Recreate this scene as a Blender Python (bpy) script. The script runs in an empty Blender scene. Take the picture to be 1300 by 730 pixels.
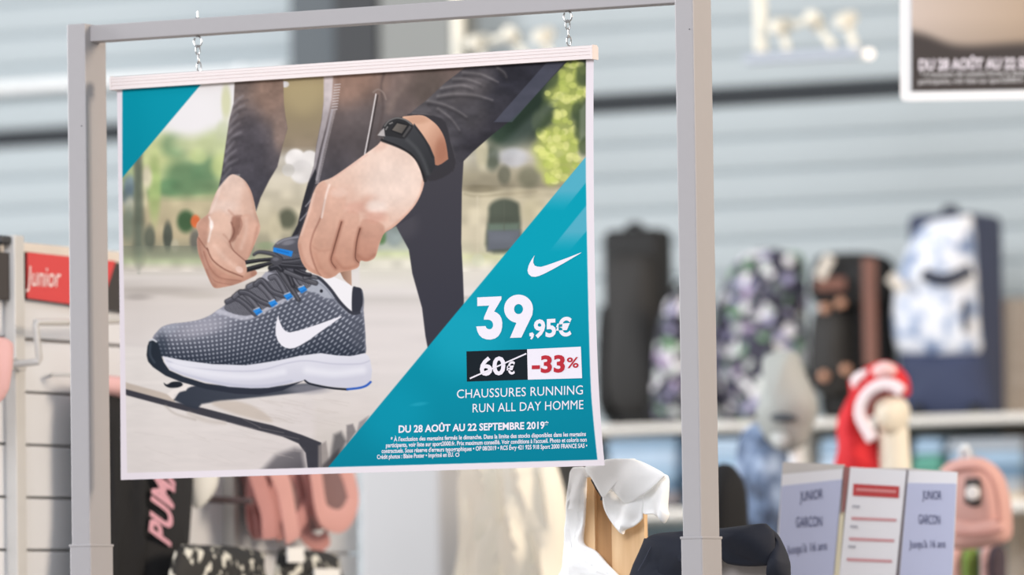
import bpy, bmesh, math, random
import numpy as np
from mathutils import Vector, Matrix
random.seed(7); np.random.seed(7)
scene = bpy.context.scene
C = scene.collection
V = Vector
# ------------------------------------------------------------------ camera
FPX = 7590.0                      # focal length in pixels of the 1300x730 frame
YAW, PITCH, ROLL = math.radians(27.0), math.radians(3.27), math.radians(0.80)
DIST = 8.93                       # camera to the middle of the poster
CAMZ = 1.5
d0 = V((-math.sin(YAW), math.cos(YAW), 0))
CAM = V((0, 0, CAMZ)) - d0 * DIST
FW = d0 * math.cos(PITCH) + V((0, 0, math.sin(PITCH)))
r0 = V((math.cos(YAW), math.sin(YAW), 0)); u0 = r0.cross(FW)
RT = r0 * math.cos(ROLL) - u0 * math.sin(ROLL)
UP = u0 * math.cos(ROLL) + r0 * math.sin(ROLL)
cam = bpy.data.cameras.new('camera'); camo = bpy.data.objects.new('camera', cam); C.objects.link(camo)
camo.matrix_world = Matrix(((RT.x, UP.x, -FW.x, CAM.x), (RT.y, UP.y, -FW.y, CAM.y), (RT.z, UP.z, -FW.z, CAM.z), (0, 0, 0, 1)))
cam.sensor_width = 36.0; cam.lens = FPX * 36.0 / 1300.0
cam.clip_start = 0.5; cam.clip_end = 200
cam.dof.use_dof = True; cam.dof.focus_distance = 8.93; cam.dof.aperture_fstop = 3.2
scene.camera = camo
# ------------------------------------------------------------------ light
w = bpy.data.worlds.new('shop_ambient'); scene.world = w; w.use_nodes = True
w.node_tree.nodes['Background'].inputs[0].default_value = (0.90, 0.94, 1.0, 1)
w.node_tree.nodes['Background'].inputs[1].default_value = 0.56
def area(name, loc, target, size, power, col):
    l = bpy.data.lights.new(name, 'AREA'); l.shape = 'RECTANGLE'; l.size, l.size_y = size; l.energy = power; l.color = col
    o = bpy.data.objects.new(name, l); C.objects.link(o); o.location = loc
    o.rotation_euler = (V(target) - V(loc)).to_track_quat('-Z', 'Y').to_euler(); return o
area('ceiling_light_cool', (0.4, -6.4, 4.6), (0, 0, 2.0), (3.8, 2.0), 390, (0.93, 0.94, 1.0))
area('ceiling_light_warm', (4.8, 2.4, 3.9), (-0.5, 0.4, 1.9), (2.2, 1.8), 300, (1.0, 0.82, 0.64))
area('wall_fill_light', (-2.7, 1.9, 3.7), (-2.7, 4.9, 1.8), (6.5, 1.2), 18, (0.97, 0.99, 1.0))  # added fill lamp in open space, brightens the back wall
area('window_daylight', (-6.5, -0.6, 3.6), (-0.5, 0.3, 2.0), (3.0, 2.4), 420, (0.95, 0.97, 1.0))
vs = scene.view_settings
vs.view_transform = 'Standard'; vs.look = 'None'; vs.exposure = 0.0; vs.gamma = 1.0; vs.use_curve_mapping = False

# ------------------------------------------------------------------ photo geometry helpers
def ray(px, py):
    return FW + RT * ((px - 650.0) / FPX) + UP * ((365.0 - py) / FPX)
def at(px, py, Y=0.0):            # point of the upright plane y = Y seen at a pixel
    r = ray(px, py); return CAM + r * ((Y - CAM.y) / r.y)
def hitX(px, py, X):              # depth y at which a pixel's ray meets the plane x = X
    r = ray(px, py); return (CAM + r * ((X - CAM.x) / r.x)).y
def rect(l, t, r, b, Y):          # axis-aligned x and z range of a pixel box in the plane y = Y
    mx, my = (l + r) / 2, (t + b) / 2
    return at(l, my, Y).x, at(r, my, Y).x, at(mx, b, Y).z, at(mx, t, Y).z
def Yd(px, depth):                # plane y whose points at column px lie at a given depth
    return CAM.y + depth * ray(px, 365).y

# ------------------------------------------------------------------ materials
def lin(c):
    c = np.asarray(c, dtype=np.float64) / 255.0
    return np.where(c <= 0.04045, c / 12.92, ((c + 0.055) / 1.055) ** 2.4)
MATS = {}
def mat(name, rgb, rough=0.6, var=0.06, scale=30.0, metal=0.0, bump=0.0, emit=0.0, spec=0.4):
    if name in MATS: return MATS[name]
    m = bpy.data.materials.new(name); m.use_nodes = True; MATS[name] = m
    nt = m.node_tree; b = nt.nodes['Principled BSDF']
    b.inputs['Roughness'].default_value = rough; b.inputs['Metallic'].default_value = metal
    b.inputs['Specular IOR Level'].default_value = spec
    c = lin(rgb)
    n = nt.nodes.new('ShaderNodeTexNoise'); n.inputs['Scale'].default_value = scale; n.inputs['Detail'].default_value = 4
    tc = nt.nodes.new('ShaderNodeTexCoord'); nt.links.new(tc.outputs['Object'], n.inputs['Vector'])
    mx = nt.nodes.new('ShaderNodeMix'); mx.data_type = 'RGBA'
    mx.inputs[6].default_value = (*[float(v) * (1 - var) for v in c], 1)
    mx.inputs[7].default_value = (*[min(1.0, float(v) * (1 + var)) for v in c], 1)
    nt.links.new(n.outputs['Fac'], mx.inputs[0]); nt.links.new(mx.outputs[2], b.inputs['Base Color'])
    if bump:
        bp = nt.nodes.new('ShaderNodeBump'); bp.inputs['Strength'].default_value = bump; bp.inputs['Distance'].default_value = 0.004
        nt.links.new(n.outputs['Fac'], bp.inputs['Height']); nt.links.new(bp.outputs[0], b.inputs['Normal'])
    if emit:
        b.inputs['Emission Color'].default_value = (*[float(v) for v in c], 1); b.inputs['Emission Strength'].default_value = emit
    return m
def mat_ramp(name, stops, kind='NOISE', scale=8.0, rough=0.7, detail=3.0, stretch=(1, 1, 1), const=False):
    """cloth print: a noise or voronoi pattern through a colour ramp"""
    m = bpy.data.materials.new(name); m.use_nodes = True; MATS[name] = m
    nt = m.node_tree; b = nt.nodes['Principled BSDF']; b.inputs['Roughness'].default_value = rough
    tc = nt.nodes.new('ShaderNodeTexCoord'); mp = nt.nodes.new('ShaderNodeMapping'); mp.inputs['Scale'].default_value = stretch
    nt.links.new(tc.outputs['Object'], mp.inputs['Vector'])
    cr = nt.nodes.new('ShaderNodeValToRGB'); cr.color_ramp.interpolation = 'CONSTANT' if const else 'LINEAR'
    if kind == 'NOISE':
        n = nt.nodes.new('ShaderNodeTexNoise'); n.inputs['Detail'].default_value = detail; out = n.outputs['Fac']
    elif kind == 'CELL':
        n = nt.nodes.new('ShaderNodeTexVoronoi')
        s = nt.nodes.new('ShaderNodeSeparateColor'); nt.links.new(n.outputs['Color'], s.inputs[0]); out = s.outputs[0]
    else:
        n = nt.nodes.new('ShaderNodeTexWave'); n.inputs['Distortion'].default_value = 2.0; n.bands_direction = 'X'; out = n.outputs['Fac']
    n.inputs['Scale'].default_value = scale; nt.links.new(mp.outputs[0], n.inputs['Vector'])
    nt.links.new(out, cr.inputs[0]); nt.links.new(cr.outputs[0], b.inputs['Base Color'])
    el = cr.color_ramp.elements
    while len(el) < len(stops): el.new(0.5)
    for e, (p, c) in zip(el, stops): e.position = p; e.color = (*[float(v) for v in lin(c)], 1)
    return m

# ------------------------------------------------------------------ mesh helpers
class MB:
    def __init__(s): s.v = []; s.f = []
    def add(s, v, f):
        k = len(s.v); s.v += [V(p) for p in v]; s.f += [[i + k for i in q] for q in f]; return s
    def box(s, x0, x1, y0, y1, z0, z1, bev=0.0, seg=2):
        bm = bmesh.new(); bmesh.ops.create_cube(bm, size=1)
        for v in bm.verts: v.co = V(((x0 + x1) / 2 + v.co.x * (x1 - x0), (y0 + y1) / 2 + v.co.y * (y1 - y0), (z0 + z1) / 2 + v.co.z * (z1 - z0)))
        if bev: bmesh.ops.bevel(bm, geom=list(bm.edges), offset=bev, segments=seg, profile=0.5, affect='EDGES')
        return s.bm(bm)
    def bm(s, bm):
        bm.verts.index_update(); s.add([v.co.copy() for v in bm.verts], [[v.index for v in f.verts] for f in bm.faces]); bm.free(); return s
    def tube(s, pts, r, n=8, r2=None, closed=False, flat=None):
        """sweep a circle (or an ellipse r x r2, r2 along axis `flat`) along points"""
        pts = [V(p) for p in pts]; m = len(pts); rings = []
        prev = None
        for i, p in enumerate(pts):
            a = pts[(i - 1) % m] if (closed or i > 0) else p; b = pts[(i + 1) % m] if (closed or i < m - 1) else p
            t = (b - a).normalized()
            ref = flat if flat else (prev if prev else (V((0, 0, 1)) if abs(t.z) < 0.9 else V((1, 0, 0))))
            sx = (V(ref) - t * t.dot(V(ref))); sx = sx.normalized() if sx.length > 1e-6 else t.orthogonal().normalized()
            sy = t.cross(sx); prev = sx
            rr = r[i] if isinstance(r, (list, tuple)) else r
            rings.append([p + sx * math.cos(q * 2 * math.pi / n) * (r2 or rr) + sy * math.sin(q * 2 * math.pi / n) * rr for q in range(n)])
        k = len(s.v)
        for g in rings: s.v += g
        cnt = m if closed else m - 1
        for i in range(cnt):
            j = (i + 1) % m
            for q in range(n): s.f.append([k + i * n + q, k + i * n + (q + 1) % n, k + j * n + (q + 1) % n, k + j * n + q])
        if not closed:
            s.f.append([k + q for q in range(n)][::-1]); s.f.append([k + (m - 1) * n + q for q in range(n)])
        return s
    def lathe(s, c, prof, n=20, axis='Z', sy=1.0):
        """profile of (radius, height) turned about an axis through c"""
        c = V(c); k = len(s.v); m = len(prof)
        for r, h in prof:
            for q in range(n):
                a = 2 * math.pi * q / n; x, y = r * math.cos(a), r * math.sin(a) * sy
                s.v.append(c + (V((x, y, h)) if axis == 'Z' else V((x, -h, y)) if axis == 'Y' else V((h, x, y))))
        for i in range(m - 1):
            for q in range(n): s.f.append([k + i * n + q, k + i * n + (q + 1) % n, k + (i + 1) * n + (q + 1) % n, k + (i + 1) * n + q])
        s.f.append([k + q for q in range(n)][::-1]); s.f.append([k + (m - 1) * n + q for q in range(n)])
        return s
    def prism(s, poly, y0, y1):
        """x-z outline extruded in y"""
        n = len(poly); k = len(s.v)
        for (x, z) in poly: s.v.append(V((x, y0, z)))
        for (x, z) in poly: s.v.append(V((x, y1, z)))
        s.f.append([k + i for i in range(n)]); s.f.append([k + n + i for i in range(n)][::-1])
        for i in range(n): s.f.append([k + i, k + n + i, k + n + (i + 1) % n, k + (i + 1) % n])
        return s
def spline(p, n=4, closed=True):
    p = [np.array(q, float) for q in p]; m = len(p); out = []
    for i in range(m if closed else m - 1):
        a = p[(i - 1) % m] if closed or i > 0 else p[i]; b = p[i]; c = p[(i + 1) % m]; d = p[(i + 2) % m] if closed or i + 2 < m else p[(i + 1) % m]
        for k in range(n):
            t = k / n
            out.append(0.5 * (2 * b + (c - a) * t + (2 * a - 5 * b + 4 * c - d) * t * t + (3 * b - a - 3 * c + d) * t ** 3))
    if not closed: out.append(p[-1])
    return out
ROOTS = {}
def empty(name, loc, label, cat, group=None):
    o = bpy.data.objects.new(name, None); C.objects.link(o); o.location = loc; o.empty_display_size = 0.05
    tag(o, label, cat, group); ROOTS[o.name] = V(loc); return o
def tag(o, label=None, cat=None, group=None, kind=None):
    if label: o['label'] = label
    if cat: o['category'] = cat
    if group: o['group'] = group
    if kind: o['kind'] = kind
    return o
def obj(name, mb, m, parent=None, smooth=False, label=None, cat=None, group=None, kind=None):
    base = ROOTS[parent.name] if parent else None
    if base is None:
        xs = [p.x for p in mb.v]; ys = [p.y for p in mb.v]; zs = [p.z for p in mb.v]
        base = V(((min(xs) + max(xs)) / 2, (min(ys) + max(ys)) / 2, min(zs)))
    me = bpy.data.meshes.new(name); me.from_pydata([tuple(p - base) for p in mb.v], [], mb.f); me.update()
    bm = bmesh.new(); bm.from_mesh(me); bmesh.ops.recalc_face_normals(bm, faces=bm.faces); bm.to_mesh(me); bm.free()
    if smooth:
        me.polygons.foreach_set('use_smooth', [True] * len(me.polygons))
        try: me.set_sharp_from_angle(angle=math.radians(40))
        except Exception: pass
    me.materials.append(m)
    o = bpy.data.objects.new(name, me); C.objects.link(o)
    if parent: o.parent = parent
    else: o.location = base
    ROOTS[o.name] = base
    return tag(o, label, cat, group, kind)
def pillow(outline, Y, th, back=None, centre=None, fold=None, n=3, rings=(1, .97, .9, .78, .6, .38, .16), pw=0.5, smooth=True, fn=None, nrm=(0, -1, 0)):
    """soft closed body from an outline traced in photo pixels, set at depth Y (or on the surface fn), bulging th along nrm"""
    fn = fn or (lambda x, y: at(x, y, Y)); nrm = V(nrm)
    pts = spline(outline, n) if smooth else [np.array(q, float) for q in outline]
    P = [fn(x, y) for x, y in pts]
    c = fn(*centre) if centre else sum(P, V((0, 0, 0))) / len(P)
    back = th * 0.6 if back is None else back
    mb = MB(); N = len(P)
    side = nrm.cross(V((0, 0, 1)))
    def ringpts(r, sgn, t):
        h = t * (max(0.0, 1 - r * r)) ** pw; res = []
        for p in P:
            q = c + (p - c) * r; e = q - c
            k = fold(e.dot(side), e.z) * min(1.0, 4 * (1 - r)) if fold and sgn > 0 else 0.0
            res.append(q + nrm * (sgn * h - k))
        return res
    idx = []
    for r in rings: idx.append(len(mb.v)); mb.v += ringpts(r, 1, th)
    cf = len(mb.v); mb.v.append(c + nrm * (th - (fold(0, 0) if fold else 0)))
    bidx = [idx[0]]
    for r in rings[2::2]: bidx.append(len(mb.v)); mb.v += ringpts(r, -1, back)
    cb = len(mb.v); mb.v.append(c - nrm * back)
    for L, cc in ((idx, cf), (bidx, cb)):
        for a, b in zip(L[:-1], L[1:]):
            for i in range(N): mb.f.append([a + i, a + (i + 1) % N, b + (i + 1) % N, b + i])
        for i in range(N): mb.f.append([L[-1] + i, L[-1] + (i + 1) % N, cc])
    return mb
def text_shape(s, bold=0.0, shear=0.0, spacing=1.0):
    """flat letters: x 0..1 over the whole string, y in cap heights above the baseline"""
    def make(t):
        cu = bpy.data.curves.new('t', 'FONT'); cu.body = t; cu.size = 1; cu.offset = bold; cu.shear = shear; cu.space_character = spacing; cu.resolution_u = 3
        o = bpy.data.objects.new('t', cu); C.objects.link(o)
        dg = bpy.context.evaluated_depsgraph_get(); me = bpy.data.meshes.new_from_object(o.evaluated_get(dg))
        v = [(p.co.x, p.co.y) for p in me.vertices]; f = [list(p.vertices) for p in me.polygons]
        bpy.data.objects.remove(o); bpy.data.curves.remove(cu); bpy.data.meshes.remove(me); return v, f
    hv, _ = make('H'); cap = max(y for x, y in hv)
    v, f = make(s); x0 = min(x for x, y in v); x1 = max(x for x, y in v)
    return [((x - x0) / (x1 - x0), y / cap) for x, y in v], f
def text_on(s, BL, BR, cap, fn, **k):
    """letters mapped to the photo: baseline from BL to BR, cap height in pixels, fn(px,py) -> world point"""
    v, f = text_shape(s, **k); mb = MB()
    caps = cap if isinstance(cap, tuple) else (cap, cap)
    mb.v = [fn(BL[0] + (BR[0] - BL[0]) * x + 0.012 * y * (caps[0]), BL[1] + (BR[1] - BL[1]) * x - y * (caps[0] + (caps[1] - caps[0]) * x)) for x, y in v]
    mb.f = f; return mb
def flat_shape(loops, fn):
    """filled outlines in photo pixels (later loops cut holes)"""
    cu = bpy.data.curves.new('s', 'CURVE'); cu.dimensions = '2D'; cu.fill_mode = 'BOTH'
    for lp in loops:
        sp = cu.splines.new('POLY'); sp.points.add(len(lp) - 1); sp.use_cyclic_u = True
        for p, q in zip(sp.points, lp): p.co = (q[0], q[1], 0, 1)
    o = bpy.data.objects.new('s', cu); C.objects.link(o)
    dg = bpy.context.evaluated_depsgraph_get(); me = bpy.data.meshes.new_from_object(o.evaluated_get(dg))
    mb = MB(); mb.v = [fn(p.co.x, p.co.y) for p in me.vertices]; mb.f = [list(p.vertices) for p in me.polygons]
    bpy.data.objects.remove(o); bpy.data.curves.remove(cu); bpy.data.meshes.remove(me); return mb

# ================================================================== THE SETTING
M_white_metal = mat('painted_frame_metal', (164, 160, 160), 0.5, 0.02, 60)
mat_clad = mat('blue_grey_cladding', (173, 181, 183), 0.55, 0.03, 2.0)
YW = 5.0
fl = MB().box(-9, 9, -12, YW, -0.1, 0); obj('floor', fl, mat('floor_tiles', (150, 146, 142), 0.5, 0.08, 3), kind='structure')
wl = MB().box(-9, 9, YW, YW + 0.2, 0, 5.6)
wall = obj('wall_back', wl, mat('wall_back_grey', (150, 160, 166), 0.7), kind='structure')
# horizontal cladding: long profiled planks, a dark open joint between the lower and the upper field
joint = at(450, 155, YW).z
def plank(z0, z1, proud):
    h = z1 - z0; prof = [(0, 0.0), (0.006, 0.06 * h), (proud, 0.35 * h), (proud, 0.5 * h), (0.008, 0.9 * h), (0.004, 0.97 * h), (0, h)]
    mb = MB(); n = len(prof)
    for x in (-9, 9):
        for p, z in prof: mb.v.append(V((x, YW - p, z0 + z)))
    for i in range(n - 1): mb.f.append([i, n + i, n + i + 1, i + 1])
    mb.f.append(list(range(n))[::-1]); mb.f.append([n + i for i in range(n)])
    return mb
z = joint - 0.012; i = 0
while z > 0.1:
    obj('plank', plank(z - 0.079, z - 0.002, 0.009), mat_clad, wall); z -= 0.081
z = joint + 0.028
while z < 5.4:
    obj('plank', plank(z + 0.002, z + 0.079, 0.009), mat_clad, wall); z += 0.081
obj('joint_strip', MB().box(-9, 9, YW - 0.004, YW - 0.001, joint - 0.014, joint + 0.03), mat('joint_black', (38, 42, 46), 0.7), wall)
pz = at(40, 110, YW - .05)
xw0, xw1 = at(-120, 118, YW - .05).x, at(364, 90, YW - .05).x
pp = empty('wall_pipe', ((xw0 + xw1) / 2, YW - .05, pz.z), 'white horizontal pipe on the cladding behind the left post', 'pipe')
obj('pipe', MB().tube([V((xw0, YW - .05, pz.z)), V((xw1, YW - .05, pz.z))], 0.016, 12), mat('pipe_white', (240, 240, 238), 0.4), pp, True)
for k in (0.12, 0.5, 0.88): obj('pipe_clip', MB().box(xw0 + (xw1 - xw0) * k, xw0 + (xw1 - xw0) * k + .02, YW - .068, YW - .012, pz.z - .02, pz.z + .02, .003), mat('pipe_white', (240, 240, 238), 0.4), pp)
# dark doorway panel and grey panel above the poster, nearer grey pillar below it
zl = at(420, 90, 4.8).z - 0.25
for i, (l, r, c) in enumerate((((368), 426, (84, 90, 94)), (426, 481, (50, 51, 53)), (481, 572, (136, 137, 133)))):
    X0, X1, Z0, Z1 = rect(l, 0, r, 80, 4.85)
    obj('trim_%d' % (i + 1), MB().box(X0, X1, 4.85 - 0.01 * (i % 2), 4.99, zl, 5.4, 0.003), mat('upright_panel_%d' % i, c, 0.6, 0.04, 5), kind='structure')
X0, X1, Z0, Z1 = rect(456, 600, 560, 730, 2.6)
obj('trim_4', MB().box(X0, X1, 2.6, hitX(590, 660, X1), 0, at(520, 560, 2.6).z, 0.01), mat('pillar_grey', (184, 183, 183), 0.7, 0.03, 4), kind='structure')
X0, X1, Z0, Z1 = rect(1272, 378, 1340, 640, 4.72)
obj('trim_5', MB().box(X0, X1, 4.72, 4.99, 0, Z1, 0.004), mat_ramp('pale_oak', [(0.3, (186, 170, 152)), (0.7, (206, 192, 176))], 'WAVE', 3.0, stretch=(1, 1, 12)), kind='structure')
# ================================================================== DISPLAY FRAME
xl0, xl1 = at(87.5, 365).x, at(111, 365).x
xr0, xr1 = at(861.5, 365).x, at(885.5, 365).x
PD = hitX(909, 365, xr1)
ztop = at(98, 30).z
root = empty('poster_stand', ((xl0 + xr1) / 2, PD / 2, 0), 'tall white-grey metal frame of square tubes holding the hanging shoe poster', 'poster stand')
m = M_white_metal
for (a, b, zt, zs) in ((xl0, xl1, ztop, at(100, 691).z), (xr0, xr1, ztop + 0.55, at(875, 681).z)):
    post = obj('post', MB().box(a, b, 0, PD, zs - 0.02, zt, 0.0024), m, root)
    obj('sleeve', MB().box(a - 0.0022, b + 0.0022, -0.0022, PD + 0.0022, 0.02, zs, 0.0024), m, root)
    obj('seam', MB().box(a - 0.003, b + 0.003, -0.003, PD + 0.003, zs - 0.004, zs, 0.001), m, root)
    obj('base_plate', MB().box(a - 0.08, b + 0.08, -0.10, PD + 0.10, 0, 0.02, 0.003), m, root)
    for k in range(1):
        obj('rivet', MB().lathe(((a + b) / 2 + 0.009, 0.0002, zt - (0.16 if zt == ztop else 0.62) - k * 0.036), [(0.0010, -0.0006), (0.0010, 0.0008)], 8, 'Y'), mat('rivet_dark', (90, 88, 90), 0.5), root)
zb1, zb0 = at(480, 9).z, at(480, 28).z
yb0, yb1 = PD * 0.25, PD * 0.72
zb1 = at(300, 19.5, yb0).z; zb0 = at(300, 40.5, yb0).z
obj('crossbar', MB().box(xl1 - 0.004, xr0 + 0.004, yb0, yb1, zb0, zb1, 0.0015), m, root)

# ================================================================== POSTER
# outline of the sheet in the photo; the right edge curls away slightly towards the bottom
def edgeL(v): return np.array([148.5 + 4.9 * v + 0.6 * math.sin(v * math.pi), 113 + (609.3 - 113) * v])
_ry = [72, 200, 350, 480, 591]; _rx = [753.8, 753.6, 755.4, 759.6, 767.7]
def edgeR(v):
    y = 72 + (591 - 72) * v; return np.array([np.interp(y, _ry, _rx) if v in (0, 1) else float(np.polyval(_rp, y)), y])
_rp = np.polyfit(_ry, _rx, 4)
def sheet_px(u, v):
    l, r = edgeL(v), edgeR(v); return l + (r - l) * u
def on_poster(px, py, lift=0.0):
    """point of the gently bowed sheet seen at a pixel (lift = height of the ink above the paper)"""
    u = (px - 150) / 610.0; v = (py - 110) / 490.0
    bend = 0.010 * math.sin(math.pi * max(0, min(1, u))) * max(0, v) + 0.030 * max(0, u - 0.72) ** 2 * max(0, v) * 4 * max(0, v)
    r = ray(px, py); return CAM + r * ((PY + bend - lift - CAM.y) / r.y)
PY = PD * 0.45

# ---- the printed picture, drawn shape by shape and stored as colours of the sheet's points
S = 2.0; OX, OY = 140.0, 60.0; W, H = int(640 * S), int(560 * S)
IMG = np.zeros((H, W, 3), np.float32)
PXX, PYY = np.meshgrid((np.arange(W) + .5) / S + OX, (np.arange(H) + .5) / S + OY)
PXX = PXX.astype(np.float32); PYY = PYY.astype(np.float32)
def cover(poly, f):
    """anti-aliased coverage of a polygon (photo pixels) with edge softness f -> slices, alpha"""
    p = (np.array(poly, np.float64) - (OX, OY)) * S; pad = int(f * S + 3)
    x0 = max(0, int(p[:, 0].min()) - pad); x1 = min(W, int(p[:, 0].max()) + pad + 1); y0 = max(0, int(p[:, 1].min()) - pad); y1 = min(H, int(p[:, 1].max()) + pad + 1)
    if x1 <= x0 or y1 <= y0: return None
    ins = np.zeros((y1 - y0, x1 - x0), bool); dist = np.full(ins.shape, 1e6, np.float32)
    gx = np.arange(x0, x1) + .5; gy = np.arange(y0, y1) + .5
    for a, b in zip(p, np.roll(p, -1, 0)):
        lo, hi = (a, b) if a[1] < b[1] else (b, a)
        r = np.nonzero((gy >= lo[1]) & (gy < hi[1]))[0]
        if len(r):
            xc = lo[0] + (gy[r] - lo[1]) / (hi[1] - lo[1]) * (hi[0] - lo[0]); ins[r[0]:r[-1] + 1] ^= gx[None, :] > xc[:, None]
        segdist(dist, gx, gy, a, b, pad)
    sd = np.where(ins, -dist, dist) / S
    t = np.clip(0.5 - sd / (2 * f), 0, 1)
    return (slice(y0, y1), slice(x0, x1)), t * t * (3 - 2 * t)
def segdist(dist, gx, gy, a, b, pad, r=None):
    i0, i1 = np.searchsorted(gx, min(a[0], b[0]) - pad), np.searchsorted(gx, max(a[0], b[0]) + pad)
    j0, j1 = np.searchsorted(gy, min(a[1], b[1]) - pad), np.searchsorted(gy, max(a[1], b[1]) + pad)
    if i1 <= i0 or j1 <= j0: return
    X = gx[None, i0:i1]; Y = gy[j0:j1, None]; d = b - a; L = max(1e-9, float(d @ d))
    t = np.clip(((X - a[0]) * d[0] + (Y - a[1]) * d[1]) / L, 0, 1)
    q = np.hypot(X - a[0] - t * d[0], Y - a[1] - t * d[1])
    if r is not None: q = q - (r[0] + (r[1] - r[0]) * t)
    sub = dist[j0:j1, i0:i1]; np.minimum(sub, q, out=sub)
def blend(sl, al, col, a=1.0, clip=None):
    if clip is not None: al = al * clip[sl]
    al = (al * a)[..., None].astype(np.float32)
    IMG[sl] = IMG[sl] * (1 - al) + np.asarray(col, np.float32) * al
def rgb(c): return np.array(c, np.float32) / 255.0
def fill(poly, col, f=0.6, a=1.0, col2=None, g=None, clip=None, sm=True):
    if sm: poly = spline(poly, 4)
    r = cover(poly, f)
    if r is None: return
    sl, al = r; c = rgb(col)
    if col2 is not None:
        (ax, ay), (bx, by) = g; L = (bx - ax) ** 2 + (by - ay) ** 2
        t = np.clip(((PXX[sl] - ax) * (bx - ax) + (PYY[sl] - ay) * (by - ay)) / L, 0, 1)[..., None]; c = c * (1 - t) + rgb(col2) * t
    blend(sl, al, c, a, clip)
def mask(poly, f=0.6, sm=True):
    m = np.zeros((H, W), np.float32); r = cover(spline(poly, 4) if sm else poly, f)
    if r: m[r[0]] = r[1]
    return m
def stroke(pts, wd, col, f=0.6, a=1.0, clip=None, w2=None, sm=True):
    if sm and len(pts) > 2: pts = spline(pts, 5, False)
    p = (np.array(pts, np.float64) - (OX, OY)) * S; w2 = wd if w2 is None else w2
    pad = int((max(wd, w2) + f) * S + 3)
    x0 = max(0, int(p[:, 0].min()) - pad); x1 = min(W, int(p[:, 0].max()) + pad + 1); y0 = max(0, int(p[:, 1].min()) - pad); y1 = min(H, int(p[:, 1].max()) + pad + 1)
    if x1 <= x0 or y1 <= y0: return
    dist = np.full((y1 - y0, x1 - x0), 1e6, np.float32); gx = np.arange(x0, x1) + .5; gy = np.arange(y0, y1) + .5; n = len(p) - 1
    for i in range(n):
        ra = (wd + (w2 - wd) * i / n) * S / 2; rb = (wd + (w2 - wd) * (i + 1) / n) * S / 2
        segdist(dist, gx, gy, p[i], p[i + 1], pad, (ra, rb))
    t = np.clip(0.5 - dist / S / (2 * f), 0, 1); blend((slice(y0, y1), slice(x0, x1)), t * t * (3 - 2 * t), rgb(col), a, clip)
def blob(cx, cy, rx, ry, col, a=1.0, soft=1.0, ang=0, clip=None):
    R_ = max(rx, ry) * (1 + soft) + 2
    x0 = max(0, int((cx - R_ - OX) * S)); x1 = min(W, int((cx + R_ - OX) * S)); y0 = max(0, int((cy - R_ - OY) * S)); y1 = min(H, int((cy + R_ - OY) * S))
    if x1 <= x0 or y1 <= y0: return
    sl = (slice(y0, y1), slice(x0, x1)); X = PXX[sl] - cx; Y = PYY[sl] - cy; c, s = math.cos(ang), math.sin(ang)
    d = np.hypot((X * c + Y * s) / rx, (-X * s + Y * c) / ry)
    t = np.clip((1 + soft / 2 - d) / soft, 0, 1); blend(sl, t * t * (3 - 2 * t), rgb(col), a, clip)
def vgrad(x0, x1, stops, f=2.0, a=1.0):
    """horizontal bands: list of (y, colour), interpolated"""
    ys = [s[0] for s in stops]; cs = np.array([s[1] for s in stops], np.float32) / 255
    sl = (slice(max(0, int((ys[0] - OY) * S)), min(H, int((ys[-1] - OY) * S))), slice(max(0, int((x0 - OX) * S)), min(W, int((x1 - OX) * S))))
    Y = PYY[sl]; c = np.stack([np.interp(Y, ys, cs[:, k]) for k in range(3)], -1)
    X = PXX[sl]; al = np.clip((X - x0) / f, 0, 1) * np.clip((x1 - X) / f, 0, 1); blend(sl, al, c, a)

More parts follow.
